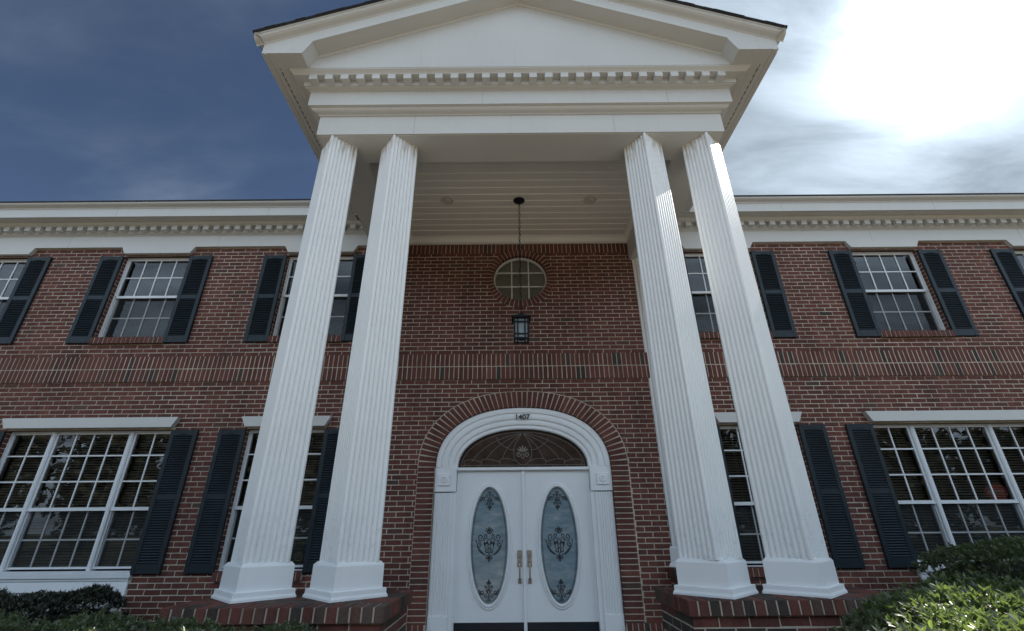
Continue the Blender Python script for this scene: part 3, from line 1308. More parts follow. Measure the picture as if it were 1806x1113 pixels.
def lead(pts, w=0.006):
    for sg in (-1, 1):
        ribbon(ld, [(DX + sg * x, SP + z) for x, z in pts], w, yl)


# border
lead([(FA * .955 * math.cos(t), FB * .93 * math.sin(t) + 0.006) for t in [math.pi / 2 * k / 24 for k in range(25)]], 0.007)
lead([(0, 0.030), (0.84, 0.030)], 0.006)
for k in range(0, 5):
    lead([(0.2 * k + 0.0, 0.003), (0.2 * k, 0.030)], 0.006)
# central tulip
lead(bez((0.012, .44), (0.10, .33), (0.16, .22), (0.10, .10)) + bez((0.10, .10), (0.075, .06), (0.04, .035), (0.0, .032))[1:])
# rays from the top centre
lead(bez((0.016, .445), (0.16, .33), (0.24, .24), (0.28, .105)))
lead(bez((0.018, .45), (0.25, .36), (0.42, .24), (0.50, .10)))
lead(bez((0.018, .453), (0.32, .41), (0.56, .27), (0.69, .085)))
# lower scallops
lead(bez((0.10, .085), (0.18, .12), (0.29, .13), (0.31, .09)) + bez((0.31, .09), (0.32, .06), (0.305, .04), (0.30, .031))[1:])
lead(bez((0.315, .07), (0.42, .11), (0.55, .13), (0.565, .085)) + bez((0.565, .085), (0.57, .06), (0.56, .04), (0.56, .031))[1:])
lead(bez((0.57, .07), (0.66, .11), (0.79, .12), (0.80, .07)) + bez((0.80, .07), (0.80, .05), (0.79, .04), (0.78, .031))[1:])
# upper scallops
lead(bez((0.125, .235), (0.16, .225), (0.20, .24), (0.205, .262)) + bez((0.205, .262), (0.245, .262), (0.275, .285), (0.275, .305))[1:] + bez((0.275, .305), (0.32, .315), (0.35, .35), (0.355, .40))[1:])
ldo = ld.build('leading', M['lead'], fl, recalc=False)
fd = MB()
for a in (-60, -32, 0, 32, 60):
    L_ = 0.075 if a == 0 else 0.068
    ca, sa = math.sin(R(a)), math.cos(R(a))
    ribbon(fd, [(DX + ca * (0.012 + L_ * t), SP + 0.20 + sa * (0.012 + L_ * t)) for t in (0, .3, .6, .85, 1)], lambda t: 0.006 + 0.014 * math.sin(min(1, t * 1.15) * 2.6), 0.107)
for sg in (-1, 1):
    ribbon(fd, [(DX + sg * x, SP + z) for x, z in spiral(0.05, 0.165, 0.036, 0.008, R(120), -1.3)], 0.008, 0.107)
    ribbon(fd, [(DX + sg * x, SP + z) for x, z in bez((0.008, 0.19), (0.015, 0.15), (0.03, 0.12), (0.0, 0.115))], 0.007, 0.107)
fd.build('fleur_ornament', M['etchpale'], fl, recalc=False)

# door leaves
OVX = 0.4445          # oval offset from the door axis
OA, OB, OZ = 0.238, 0.668, 1.110


def motif(mb, cx, cz, sx, sz, curves, y, w):
    for c in curves:
        for sg in (-1, 1):
            pts = [(cx + sg * x * sx, cz + z * sz) for x, z in c]
            ribbon(mb, pts, (lambda t, w=w: w * (0.45 + 0.9 * math.sin(math.pi * (0.1 + 0.8 * t)))), y)


MID = [
    spiral(0.26, 0.46, 0.17, 0.04, R(-150), 1.25),
    spiral(0.64, 0.40, 0.23, 0.05, R(200), 1.3),
    spiral(0.78, -0.02, 0.19, 0.04, R(60), 1.35),
    spiral(0.16, 0.80, 0.12, 0.03, R(-60), 1.2),
    spiral(0.20, -0.36, 0.15, 0.04, R(80), 1.2),
    spiral(0.17, -0.74, 0.12, 0.03, R(60), 1.2),
    bez((0.93, -0.08), (0.80, -0.30), (0.70, -0.45), (0.36, -0.62)),
    bez((0.80, -0.18), (0.64, -0.32), (0.58, -0.50), (0.22, -0.60)),
    bez((0.42, 0.30), (0.32, 0.10), (0.34, -0.12), (0.28, -0.26)),
    bez((0.0, 1.0), (0.07, 0.93), (0.05, 0.88), (0.0, 0.60)),
    bez((0.0, -1.0), (0.07, -0.9), (0.05, -0.85), (0.0, -0.55)),
    bez((0.0, 0.62), (0.14, 0.62), (0.18, 0.66), (0.10, 0.72)),
    bez((0.0, 0.30), (0.18, 0.20), (0.20, 0.06), (0.0, -0.02)),
    bez((0.0, 0.0), (0.16, -0.06), (0.12, -0.16), (0.0, -0.22)),
    bez((0.0, -0.2), (0.12, -0.28), (0.1, -0.5), (0.0, -0.56)),
    bez((0.95, 0.05), (1.02, 0.12), (0.98, 0.22), (1.0, 0.26)),
    spiral(0.16, 0.10, 0.09, 0.02, R(180), 1.1),
    spiral(0.34, 0.02, 0.10, 0.02, R(10), 1.1),
]
END = [
    spiral(0.30, 0.42, 0.20, 0.04, R(-140), 1.25),
    spiral(0.66, 0.16, 0.20, 0.05, R(60), -1.25),
    spiral(0.20, 0.0, 0.15, 0.04, R(80), 1.2),
    spiral(0.34, -0.34, 0.15, 0.03, R(60), 1.2),
    spiral(0.16, -0.66, 0.13, 0.03, R(70), 1.2),
    bez((0.5, 0.30), (0.62, 0.40), (0.92, 0.20), (0.92, -0.12)),
    bez((0.86, 0.35), (1.0, 0.2), (1.04, 0.0), (1.0, -0.15)),
    bez((0.0, 0.80), (0.10, 0.70), (0.08, 0.5), (0.0, 0.30)),
    bez((0.0, 0.30), (0.14, 0.20), (0.12, 0.0), (0.0, -0.10)),
    bez((0.0, -0.1), (0.12, -0.2), (0.1, -0.4), (0.0, -0.5)),
    bez((0.0, -0.55), (0.08, -0.7), (0.06, -0.85), (0.0, -1.0)),
    bez((0.0, 0.85), (0.2, 0.86), (0.26, 0.78), (0.16, 0.70)),
]


def oval(cx, rx, rz, y, n=72):
    return [(cx + rx * math.cos(2 * math.pi * k / n), y, OZ + rz * math.sin(2 * math.pi * k / n)) for k in range(n)]


def make_door(sg):
    x0, x1 = sorted((DX + sg * 0.880, DX + sg * 0.003))
    cx = DX + sg * OVX
    d = MB()
    # leaf with an oval hole: fan of quads from the oval to the rectangle
    n = 72
    ov = oval(cx, OA + .03, OB + .03, YD, n)
    rim = []
    for x, y, z in ov:
        dx, dz = x - cx, z - OZ
        t = min(((x1 - cx) if dx > 0 else (x0 - cx)) / dx if abs(dx) > 1e-6 else 1e9, ((1.989 - OZ) if dz > 0 else (0.02 - OZ)) / dz if abs(dz) > 1e-6 else 1e9)
        rim.append([cx + dx * t, YD, OZ + dz * t])
    for (xx, zz) in ((x0, 1.989), (x1, 1.989), (x0, 0.02), (x1, 0.02)):
        k = min(range(n), key=lambda i: (rim[i][0] - xx) ** 2 + (rim[i][2] - zz) ** 2)
        rim[k] = [xx, YD, zz]
    d.strip(ov, rim, 0, True)
    d.box(x0, x1, YD + .035, YD + .045, 0.02, 1.989)
    leaf = d.build('door', M['door_paint'], bld, recalc=False)
    fr = MB()
    prof = [(0.055, YD + .002), (0.055, YD - .010), (0.048, YD - .016), (0.036, YD - .016), (0.030, YD - .010), (0.024, YD - .026), (0.012, YD - .030), (0.002, YD - .022), (-0.004, YD - .004), (-0.004, YD + .02)]
    fr.sweep([oval(cx, OA + q, OB + q, y, 96) for q, y in prof], 0, True)
    fr.build('oval_frame', M['door_paint'], leaf, smooth=40)
    g = MB()
    g.poly(oval(cx, OA + .002, OB + .002, YD + .006, 96))
    g.build('oval_pane', M['frost'], leaf, recalc=False)
    e = MB()
    ys = YD + .0035
    for q in (0.016, 0.026):
        a, b = oval(cx, OA - q, OB - q, ys, 96), oval(cx, OA - q - .0035, OB - q - .0035, ys, 96)
        e.strip(a, b, 0, True)
    motif(e, cx, 1.100, 0.168, 0.200, MID, ys, 0.0082)
    motif(e, cx, 1.620, 0.118, 0.125, END, ys, 0.0075)
    motif(e, cx, 0.588, 0.118, -0.125, END, ys, 0.0075)
    e.build('etched_scrollwork', M['etch'], leaf, recalc=False)
    k = MB()
    k.cbox(x0 + .02, x1 - .004, YD - .004, YD + .001, 0.03, 0.262, .001)
    k.build('kick_plate', M['kick'], leaf)
    # handle set
    hx = DX - 0.062 if sg < 0 else DX + 0.064
    h = MB()
    h.cbox(hx - .028, hx + .028, YD - .016, YD, 0.952, 1.030, .004)
    n2 = 20
    for rr, ya, yb in ((0.019, YD - .034, YD - .016),):
        a = [(hx + rr * math.cos(2 * math.pi * i / n2), ya, 0.995 + rr * math.sin(2 * math.pi * i / n2)) for i in range(n2)]
        b = [(hx + rr * 1.1 * math.cos(2 * math.pi * i / n2), yb, 0.995 + rr * 1.1 * math.sin(2 * math.pi * i / n2)) for i in range(n2)]
        h.strip(a, b, 0, True)
        h.poly(a)
    h.cbox(hx - .028, hx + .028, YD - .012, YD, 0.842, 0.947, .004)
    h.tube([(hx, YD - .010, 0.885), (hx, YD - .050, 0.880), (hx, YD - .056, 0.855), (hx, YD - .052, 0.78), (hx, YD - .052, 0.72), (hx, YD - .040, 0.695), (hx, YD - .006, 0.690)], [.008, .009, .0095, .0085, .0085, .009, .009], 10)
    h.cbox(hx - .021, hx + .021, YD - .014, YD, 0.662, 0.722, .004)
    h.cbox(hx - .012, hx + .012, YD - .040, YD - .011, 0.898, 0.910, .003)
    h.build('handle', M['brass'], leaf, smooth=40)
    return leaf


make_door(-1)
dr = make_door(1)
mb = MB()
mb.cbox(DX - .019, DX + .019, YD - .032, YD - .001, 0.0, 1.988, .006)
mb.build('astragal', M['door_paint'], bld)


def text_mesh(body, size, ext):
    cu = bpy.data.curves.new('t', 'FONT')
    cu.body = body
    cu.size = size
    cu.extrude = ext
    cu.offset = size * 0.022
    cu.align_x = 'CENTER'
    o = bpy.data.objects.new('t', cu)
    COL.objects.link(o)
    dg = bpy.context.evaluated_depsgraph_get()
    me = bpy.data.meshes.new_from_object(o.evaluated_get(dg))
    bpy.data.objects.remove(o)
    return me


me = text_mesh('1407', 0.1, 0.004)
me.materials.clear()
me.materials.append(M['number'])
no_ = bpy.data.objects.new('house_number', me)
COL.objects.link(no_)
no_.parent = bld
_w, _h = me.vertices, 0
xsv = [v.co.x for v in me.vertices]
ysv = [v.co.y for v in me.vertices]
no_.rotation_euler = (R(90), 0, 0)
no_.scale = (0.196 / (max(xsv) - min(xsv)), 0.074 / (max(ysv) - min(ysv)), 1)
no_.location = (0.04, 0.008, 2.655 - min(ysv) * no_.scale[1])

# small security decal in the lower left single window
dc = MB()
dcx, dcz, r_ = LOW[0] + 0.40, 0.98, 0.052
o8 = lambda r, k: (dcx + r * math.cos(math.pi / 8 + k * math.pi / 4), 0.125, dcz + r * math.sin(math.pi / 8 + k * math.pi / 4))
for k in range(8):
    dc.poly([o8(r_, k), o8(r_, k + 1), o8(r_ - .007, k + 1), o8(r_ - .007, k)])
M['decal'] = simple('decal_print', (0.20, 0.18, 0.05), 0.5)
ribbon(dc, [(dcx - .026, dcz - .004), (dcx, dcz + .036), (dcx + .026, dcz - .004)], 0.006, 0.125)
ribbon(dc, [(dcx - .017, dcz + .006), (dcx + .017, dcz + .006)], 0.005, 0.125)
dc.build('window_decal', M['decal'], bld, recalc=False)

# ------------------------------------------------------------------ main cornice, frieze
ZE = 5.87
CPROF = [(0.0, 5.492), (0.062, 5.492), (0.062, 5.700), (0.072, 5.704), (0.072, 5.716), (0.088, 5.722), (0.100, 5.728), (0.100, 5.742), (0.106, 5.742), (0.106, 5.815), (0.190, 5.815), (0.190, 5.825),
         (0.205, 5.832), (0.215, 5.845), (0.222, 5.858), (0.222, ZE), (0.300, ZE), (0.300, ZE + .006), (0.312, ZE + .006), (0.312, ZE), (0.372, ZE), (0.372, ZE - .012), (0.388, ZE - .012), (0.388, 6.008), (0.396, 6.012), (0.400, 6.026), (0.415, 6.034),
         (0.440, 6.040), (0.462, 6.050), (0.474, 6.064), (0.474, 6.080)]
SIDE_X = 2.23
for x0, x1 in ((XL - .3, XC - SIDE_X + .001), (XC + SIDE_X - .001, XR + .3)):
    mb = MB()
    # boards are butted in lengths
    mb.sweep([[(x0, -p, z) for p, z in CPROF], [(x1, -p, z) for p, z in CPROF]])
    k = math.ceil((x0 - XC) / 0.171)
    while XC + k * 0.171 + .09 < x1:
        xd = XC + k * 0.171
        mb.box(xd, xd + .088, -0.190, -0.1055, 5.742, 5.8149)
        k += 1
    M.setdefault('seam', simple('caulk_seam', (0.30, 0.285, 0.26), 0.8, 0.2, 10))
    xq = x0 + 1.1
    while xq < x1 - .3:
        mb.box(xq, xq + .003, -0.0632, -0.06, 5.494, 5.699, 1)
        mb.box(xq + .9, xq + .903, -0.3892, -0.386, ZE - .01, 6.006, 1)
        xq += 2.44
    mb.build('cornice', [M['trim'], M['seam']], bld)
# frieze drops over the upper windows
for x in UPW:
    mb = MB()
    pr = [(x - HW + .01, 5.376), (x + HW - .01, 5.376), (x + HW + .055, 5.4915), (x - HW - .055, 5.4915)]
    f = [(a, -0.0622, z) for a, z in pr]
    b = [(a, 0.02, z) for a, z in pr]
    mb.poly(f); mb.poly(b)
    for i in range(4):
        j = (i + 1) % 4
        mb.poly([f[i], f[j], b[j], b[i]])
    mb.build('frieze_drop', M['trim'], bld)

# main roof
mb = MB()
ry, rz_ = 5.0, 6.085 + (5.0 + 0.48) * 0.42
n = 40
for sgn in (0, 1):
    y0, y1 = (-0.485, ry) if sgn == 0 else (D + .48, ry)
    a = [(XL - .3, y0, 6.078), (XR + .3, y0, 6.078), (XR + .3, y1, rz_), (XL - .3, y1, rz_)]
    mb.poly(a)
    b = [(p[0], p[1] + (-.004 if i < 2 and sgn == 0 else 0), p[2] + .020) for i, p in enumerate(a)]
    mb.poly(b)
    for i in range(4):
        j = (i + 1) % 4
        mb.poly([a[i], a[j], b[j], b[i]])
for xx in (XL, XR):
    mb.poly([(xx, 0, 5.5), (xx, D, 5.5), (xx, D, 6.2), (xx, ry, rz_), (xx, 0, 6.2)])
mb.build('roof', M['roof'], bld)

# ------------------------------------------------------------------ portico
AY = -2.67


def around(q, z):
    """a profile point carried round the three sides of the portico"""
    hx = SIDE_X + q
    return [(XC - hx, 0.0, z), (XC - hx, AY - q, z), (XC + hx, AY - q, z), (XC + hx, 0.0, z)]


EPROF = [(-0.445, 5.62), (-0.445, 5.215), (-0.43, 5.215), (-0.43, 5.20), (-0.018, 5.20), (-0.018, 5.207), (0.0, 5.207), (0.0, 5.466), (0.016, 5.470), (0.016, 5.482), (0.032, 5.488), (0.050, 5.492), (0.066, 5.502), (0.078, 5.514), (0.080, 5.524),
         (0.094, 5.524), (0.094, 5.530), (0.108, 5.530), (0.108, 5.726), (0.118, 5.730), (0.118, 5.738), (0.136, 5.742), (0.156, 5.748), (0.158, 5.756), (0.170, 5.756), (0.172, 5.822), (0.255, 5.824), (0.262, 5.834), (0.276, 5.846), (0.294, 5.860), (0.298, ZE)]
mb = MB()
mb.sweep([around(q, z) for q, z in EPROF])
for k in range(-13, 14):
    xd = XC - .030 + k * 0.1720
    mb.box(xd - .042, xd + .042, AY - .258, AY - .1715, 5.756, 5.8215)
for xs_, y_, za, zb in ((-1.15, AY - .0012, 5.21, 5.465), (1.05, AY - .0012, 5.21, 5.465), (-0.4, AY - .1092, 5.532, 5.725), (1.65, AY - .1092, 5.532, 5.725)):
    mb.box(xs_, xs_ + .003, y_, y_ + .003, za, zb, 1)
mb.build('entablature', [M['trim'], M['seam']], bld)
# side soffits with vent strip
for sg in (-1, 1):
    mb = MB()
    X = lambda q: XC + sg * (SIDE_X + q)
    a, b = sorted((X(0.298), X(0.385)))
    mb.box(a, b, -2.968, -0.02, ZE, ZE + .02, 0)
    a, b = sorted((X(0.400), X(0.488)))
    mb.box(a, b, -2.968, -0.02, ZE + .001, ZE + .021, 0)
    a, b = sorted((X(0.386), X(0.399)))
    mb.box(a, b, -2.968, -0.02, ZE + .012, ZE + .025, 1)
    y = -2.95
    while y < -0.1:
        mb.box(a, b, y, y + .03, ZE + .003, ZE + .011, 0)
        y += 0.075
    a, b = sorted((X(0.482), X(0.505)))
    mb.box(a, b, -3.112, -0.02, ZE - .010, 6.035, 0)
    a, b = sorted((X(0.452), X(0.4815)))
    mb.box(a, b, -3.148, -0.02, ZE - .006, ZE - .0005, 0)
    # crown on the side eave
    cp = [(0.505, 6.010), (0.512, 6.012), (0.520, 6.020), (0.540, 6.028), (0.560, 6.034), (0.575, 6.046), (0.575, 6.060), (0.505, 6.060)]
    mb.sweep([[(X(q), -3.25, z) for q, z in cp], [(X(q), -0.02, z) for q, z in cp]])
    mb.build('eave_soffit', [M['trim'], M['dark']], bld)

# pediment
SL = 0.407
APEX = 6.955
FY0, FY1, TY = -3.150, -3.115, -2.97
HWX = 2.735
tb = MB()
tri = [(-2.30, ZE), (2.30, ZE), (2.30, APEX - SL * 2.30 + .02), (0, APEX + .02), (-2.30, APEX - SL * 2.30 + .02)]
tb.poly([(XC + x, TY, z) for x, z in tri])
for sg in (-1, 1):      # bed mould under the raking soffit
    L_ = [(XC, APEX), (XC + sg * 2.26, APEX - SL * 2.26)]
    pr = [(0, 0.0), (0.002, -0.034), (-0.008, -0.032), (-0.009, -0.022), (-0.016, -0.014), (-0.017, 0.002)]
    tb.sweep([[(x, TY + a, z + b) for a, b in pr] for x, z in L_])
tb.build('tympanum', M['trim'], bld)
rk = MB()
for sg in (-1, 1):
    pts = [(-HWX, ZE), (-2.312, ZE), (-2.227, APEX - SL * 2.227), (0, APEX), (0, APEX + .168), (-HWX, APEX - SL * HWX + .168)]
    pts = [(XC - sg * x, z) for x, z in pts]
    f = [(x, FY0, z) for x, z in pts]
    rk.poly(f)
    b = [(x, FY1, z) for x, z in pts]
    for i in (0, 1, 2, 4, 5):
        j = (i + 1) % 6
        if i in (0, 1, 2):
            bb = [(pts[i][0], TY + .002, pts[i][1]), (pts[j][0], TY + .002, pts[j][1])]
            rk.poly([f[i], f[j], bb[1], bb[0]])
        else:
            rk.poly([f[i], f[j], b[j], b[i]])
    # thin drip bead along the foot of the fascia
    i0, i1 = (XC - sg * -2.227, APEX - SL * 2.227), (XC, APEX)
    pr = [(0.0, 0.0), (-0.006, 0.0), (-0.006, 0.012), (0.0, 0.014)]
    rk.sweep([[(x, FY0 + a, z + b_) for a, b_ in pr] for x, z in (i0, i1)])
    # crown moulding up the rake
    top = 0.168
    cp = [(0.0, top - .004), (-0.008, top), (-0.010, top + .010), (-0.030, top + .016), (-0.052, top + .022), (-0.072, top + .034), (-0.082, top + .048), (-0.082, top + .060), (-0.090, top + .060), (-0.092, top + .078), (0.0, top + .080)]
    e0 = HWX + 0.075
    rk.sweep([[(XC - sg * -e0, FY0 + a, APEX - SL * e0 + b_) for a, b_ in cp], [(XC, FY0 + a, APEX + b_) for a, b_ in cp]])
    rk.poly([(XC - sg * -e0, FY0 + a, APEX - SL * e0 + b_) for a, b_ in cp])
rk.build('raking_cornice', M['trim'], bld)
# portico roof
mb = MB()
for sg in (-1, 1):
    e0 = HWX + 0.082
    zt = APEX + .168 + .078
    a = [(XC + sg * e0, -3.262, zt - SL * e0), (XC, -3.262, zt), (XC, 3.4, zt), (XC + sg * e0, 0.9, zt - SL * e0)]
    b = [(x, y, z + .012) for x, y, z in a]
    mb.poly(a); mb.poly(b)
    for i in range(4):
        j = (i + 1) % 4
        mb.poly([a[i], a[j], b[j], b[i]])
    # course edges of the shingles along the rake
    k = 0
    while k < 30:
        xa = 0.1 * k
        xb = min(xa + 0.1, e0)
        if xa >= e0:
            break
        j = random.uniform(0, 0.007)
        za, zb = zt - SL * xa + .012, zt - SL * xb + .012
        mb.poly([(XC + sg * xa, -3.264 - j, za - .006), (XC + sg * xb, -3.264 - j, zb - .006), (XC + sg * xb, -3.264 - j, zb + .003), (XC + sg * xa, -3.264 - j, za + .003)])
        mb.poly([(XC + sg * xa, -3.264 - j, za + .003), (XC + sg * xb, -3.264 - j, zb + .003), (XC + sg * xb, -3.0, zb + .003), (XC + sg * xa, -3.0, za + .003)])
        k += 1
mb.build('portico_roof', M['roof'], bld)

# portico ceiling of painted boards with crown at the wall
mb = MB()
CZ = 5.60
hx = SIDE_X - 0.445
y = -0.16
bw = 0.1445
first = True
while y > AY:
    y0 = max(y - bw, AY)
    jz = random.uniform(0, .002)
    prof = [(y, CZ + .002), (y0 + .006, CZ - .005 - jz), (y0, CZ - .003 - jz), (y0, CZ + .006)]
    mb.sweep([[(XC - hx, yy, zz) for yy, zz in prof], [(XC + hx, yy, zz) for yy, zz in prof]])
    y -= bw
cp = [(-0.16, CZ), (-0.150, CZ - .006), (-0.118, CZ - .016), (-0.085, CZ - .040), (-0.060, CZ - .064), (-0.040, CZ - .070), (-0.034, CZ - .075), (0.0, CZ - .075)]
mb.sweep([[(XC - hx, yy, zz) for yy, zz in cp], [(XC + hx, yy, zz) for yy, zz in cp]])
for sg in (-1, 1):
    mb.sweep([[(XC + sg * (hx + a * .45), -0.02, z) for a, z in cp], [(XC + sg * (hx + a * .45), AY + .4, z) for a, z in cp]])
mb.build('portico_ceiling', M['ceiling_paint'], bld)
mb = MB()
mb.box(XC - 2.2, XC + 2.2, -2.62, 0.02, CZ + .05, CZ + .08)
mb.build('ceiling_deck', M['interior'], bld)


def recessed_light():
    mb = MB()
    n = 32
    prof = [(0.098, 0.0), (0.098, -0.006), (0.090, -0.012), (0.072, -0.010), (0.064, 0.004)]
    mb.lathe((0, 0, 0), prof, n)
    o = mb.build('recessed_light', M['lens'], bld, smooth=40)
    g = MB()
    g.lathe((0, 0, 0), [(0.062, -0.002), (0.050, -0.014), (0.028, -0.021), (0.004, -0.023)], n)
    g.build('lens', M['lens'], o, smooth=60)
    return o


l0 = recessed_light()
l0.location = (-1.011, -1.04, CZ)
copy_tree(l0, bld, (1.056, -1.035, CZ))

# columns: square reeded shafts turned 45 degrees, tapering, on plain plinths


def reed_ring(hd, z, corner=0.10, n=8, d=0.0135):
    """diamond section, half diagonal hd, n convex reeds on every side"""
    C4 = [Vector((0, -hd)), Vector((hd, 0)), Vector((0, hd)), Vector((-hd, 0))]
    cen = Vector((0, 0))
    pts = []
    for k in range(4):
        a, b = C4[k], C4[(k + 1) % 4]
        t = (b - a)
        nrm = ((a + b) / 2).normalized()
        for i in range(n):
            s0, s1 = i / n, (i + 1) / n
            for j in range(7):
                u = j / 6
                sft = s0 + (s1 - s0) * (0.06 + 0.88 * u)
                h = math.sqrt(max(0.0, 1 - (2 * u - 1) ** 2)) * d - d
                pts.append(a + t * sft + nrm * h)
    return [(p.x, p.y, z) for p in pts]


def diamond(hd, z):
    return [(0, -hd, z), (hd, 0, z), (0, hd, z), (-hd, 0, z)]


def make_column():
    sh = MB()
    z0, z1 = 1.062 - 0.83, 5.2005 - 0.83
    rows = []
    for i in range(9):
        t = i / 8
        hd = 0.241 + (0.217 - 0.241) * (t ** 1.15)
        rows.append(reed_ring(hd, z0 + (z1 - z0) * t))
    sh.sweep(rows, 0, True)
    root = bpy.data.objects.new('column', None)
    COL.objects.link(root)
    root.parent = bld
    sh_o = sh.build('shaft', M['paint'], root, smooth=38)
    sh_o.rotation_euler = (0, 0, R(-4))
    pl = MB()
    prof = [(0.316, 0.0), (0.316, 0.014), (0.311, 0.017), (0.308, 0.022), (0.304, 0.027), (0.303, 0.031), (0.303, 0.056), (0.300, 0.059), (0.2715, 0.060), (0.2705, 0.062), (0.269, 0.211), (0.266, 0.216), (0.248, 0.230), (0.244, 0.235), (0.10, 0.236)]
    pl.sweep([diamond(h, z) for h, z in prof], 0, True)
    pl.build('plinth', M['plinth_paint'], root)
    return root


c0 = make_column()
CX4 = [-2.022, -1.345, 1.402, 2.062]
PZ = 0.83
CY = -2.46
c0.location = (CX4[0], CY, PZ)
for x in CX4[1:]:
    cc_ = copy_tree(c0, bld, (x, CY, PZ))
    if x == CX4[2]:        # extra turn shaped to shrink the sunlit patch on this shaft
        for ch in cc_.children:
            if ch.name.startswith('shaft'):
                ch.rotation_euler = (0, 0, R(-8.5))

# half-diamond pilasters against the wall, on brick piers


def make_pilaster(x):
    root = bpy.data.objects.new('pilaster', None)
    COL.objects.link(root)
    root.parent = bld
    mb = MB()
    segs = ((1.055, BELT0 - .002, 0.0), (BELT0 - .002, BELT1 + .002, 0.028), (BELT1 + .002, 5.2, 0.0))
    for za, zb, cutx in segs:
        rows = []
        for z in (za, zb):
            t = (z - 1.06) / 4.14
            hd = 0.180 + 0.022 * t
            rows.append([p for p in reed_ring(hd, z, n=5, d=0.012) if p[1] <= -cutx * 1.0])
        m_ = min(len(rows[0]), len(rows[1]))
        mb.sweep([rows[0][:m_], rows[1][:m_]], 0, True)
    mb.build('shaft', M['plinth_paint'], root)
    pl = MB()
    prof = [(0.236, 0.0), (0.236, 0.012), (0.228, 0.020), (0.222, 0.036), (0.206, 0.05), (0.203, 0.21), (0.186, 0.228)]
    pl.sweep([[(0.0 - h, 0.0, z), (0, -h, z), (h, 0.0, z)] for h, z in prof])
    o = pl.build('plinth', M['plinth_paint'], root)
    o.location = (0, 0, 0.838)
    root.location = (x, -0.003, 0)
    # brick pier with rowlock cap
    pb = MB()
    hw, dp = 0.262, 0.285
    for k in range(int(2 * hw / SB)):
        xx = -hw + k * (2 * hw / int(2 * hw / SB))
        ww = 2 * hw / int(2 * hw / SB)
        pb.cbox(xx + MJ / 2, xx + ww - MJ / 2, -dp, -0.09, 0.735, 0.837, .003, 0, tone_dark(.3))
    for k in range(4):
        yy = -0.09 + .0
        for sg in (-1, 1):
            a, b = sorted((sg * hw, sg * (hw - .2)))
            y1 = -0.002 - k * 0.066
            if y1 - .056 > -dp + .02:
                pb.cbox(a, b, y1 - .056, y1, 0.7355, 0.8365, .003, 0, tone_dark(.3))
    pb.box(-hw + .006, hw - .006, -dp + .006, 0.0, 0.738, 0.8335, 1)
    pb.box(-hw + .03, hw - .03, -dp + .03, 0.0, -0.4, 0.736, 1)
    brick_field(pb, lambda u, v, n: (u, -dp + .03 - n, v), -hw + .03, hw - .03, -0.4, 0.733, None, 0.733, 0.0)
    for sg in (-1, 1):
        brick_field(pb, (lambda u, v, n, sg=sg: (sg * (hw - .03 + n), u, v)), -dp + .03, -0.002, -0.4, 0.733, None, 0.733, 0.05)
    pr = pb.build('pier', BM_, root, recalc=False)
    return root


p0 = make_pilaster(2.040)
p0.name = 'pilaster'
copy_tree(p0, bld, (-2.000, -0.003, 0))

def tone_cap():
    r = random.random()
    return random.uniform(0.02, .10) if r < .25 else (random.uniform(.1, .26) if r < .62 else random.uniform(.4, .75))


# brick pedestals with rowlock caps


def make_pedestal(x0, x1, y0, y1):
    pb, cb = MB(), MB()
    zc0, zc1 = 0.735, 0.830
    i = 0.038
    pb.box(x0 + i, x1 - i, y0 + i, y1 - i, -0.42, zc0 + .004, 1)
    faces = [
        (lambda u, v, n: (u, y0 + i - n, v), x0 + i, x1 - i),
        (lambda u, v, n: (u, y1 - i + n, v), x0 + i, x1 - i),
        (lambda u, v, n: (x0 + i - n, u, v), y0 + i, y1 - i),
        (lambda u, v, n: (x1 - i + n, u, v), y0 + i, y1 - i)]
    for P, a, b in faces:
        brick_field(pb, P, a, b, -0.42, zc0 - .003, None, zc0 - .003, a + 0.07, darkp=0.3)
    body = pb.build('pedestal', BM_, bld, recalc=False)
    # cap: rowlocks round the edge, two field rows inside
    dpt = 0.192
    jw = 0.0125
    def rl(a0, a1, horizontal, b0, b1):
        n = int(round((a1 - a0) / 0.0775))
        p = (a1 - a0) / n
        for k in range(n):
            s0, s1 = a0 + k * p + jw / 2, a0 + (k + 1) * p - jw / 2
            jz = random.uniform(-.002, .0015)
            jo = random.uniform(-.002, .002)
            if horizontal:
                cb.cbox(s0, s1, b0 + jo, b1, zc0 + jo * .5, zc1 + jz, .004, 0, tone_cap())
            else:
                cb.cbox(b0 + jo, b1 + jo, s0, s1, zc0 + jo * .5, zc1 + jz, .004, 0, tone_cap())
    rl(x0, x1, True, y0, y0 + dpt)
    rl(x0, x1, True, y1 - dpt, y1)
    rl(y0 + dpt, y1 - dpt, False, x0, x0 + dpt)
    rl(y0 + dpt, y1 - dpt, False, x1 - dpt, x1)
    y = y0 + dpt
    rows_n = int(round((y1 - y0 - 2 * dpt) / 0.1))
    ph = (y1 - y0 - 2 * dpt) / rows_n
    for r in range(rows_n):
        x = x0 + dpt + (0 if r % 2 else -0.1)
        while x < x1 - dpt:
            a, b = max(x + jw / 2, x0 + dpt + jw / 2), min(x + .2 - jw / 2, x1 - dpt - jw / 2)
            if b - a > .03:
                cb.cbox(a, b, y + r * ph + jw / 2, y + (r + 1) * ph - jw / 2, zc0 + .01, zc1 + random.uniform(-.002, .001), .004, 0, tone_cap())
            x += .2
    cb.box(x0 + .008, x1 - .008, y0 + .008, y1 - .008, zc0 + .006, zc1 - .0065, 1)
    cb.build('cap', BM_, body)
    return body


make_pedestal(-2.375, -0.918, -2.955, -2.03)
make_pedestal(1.068, 2.660, -2.800, -1.985)

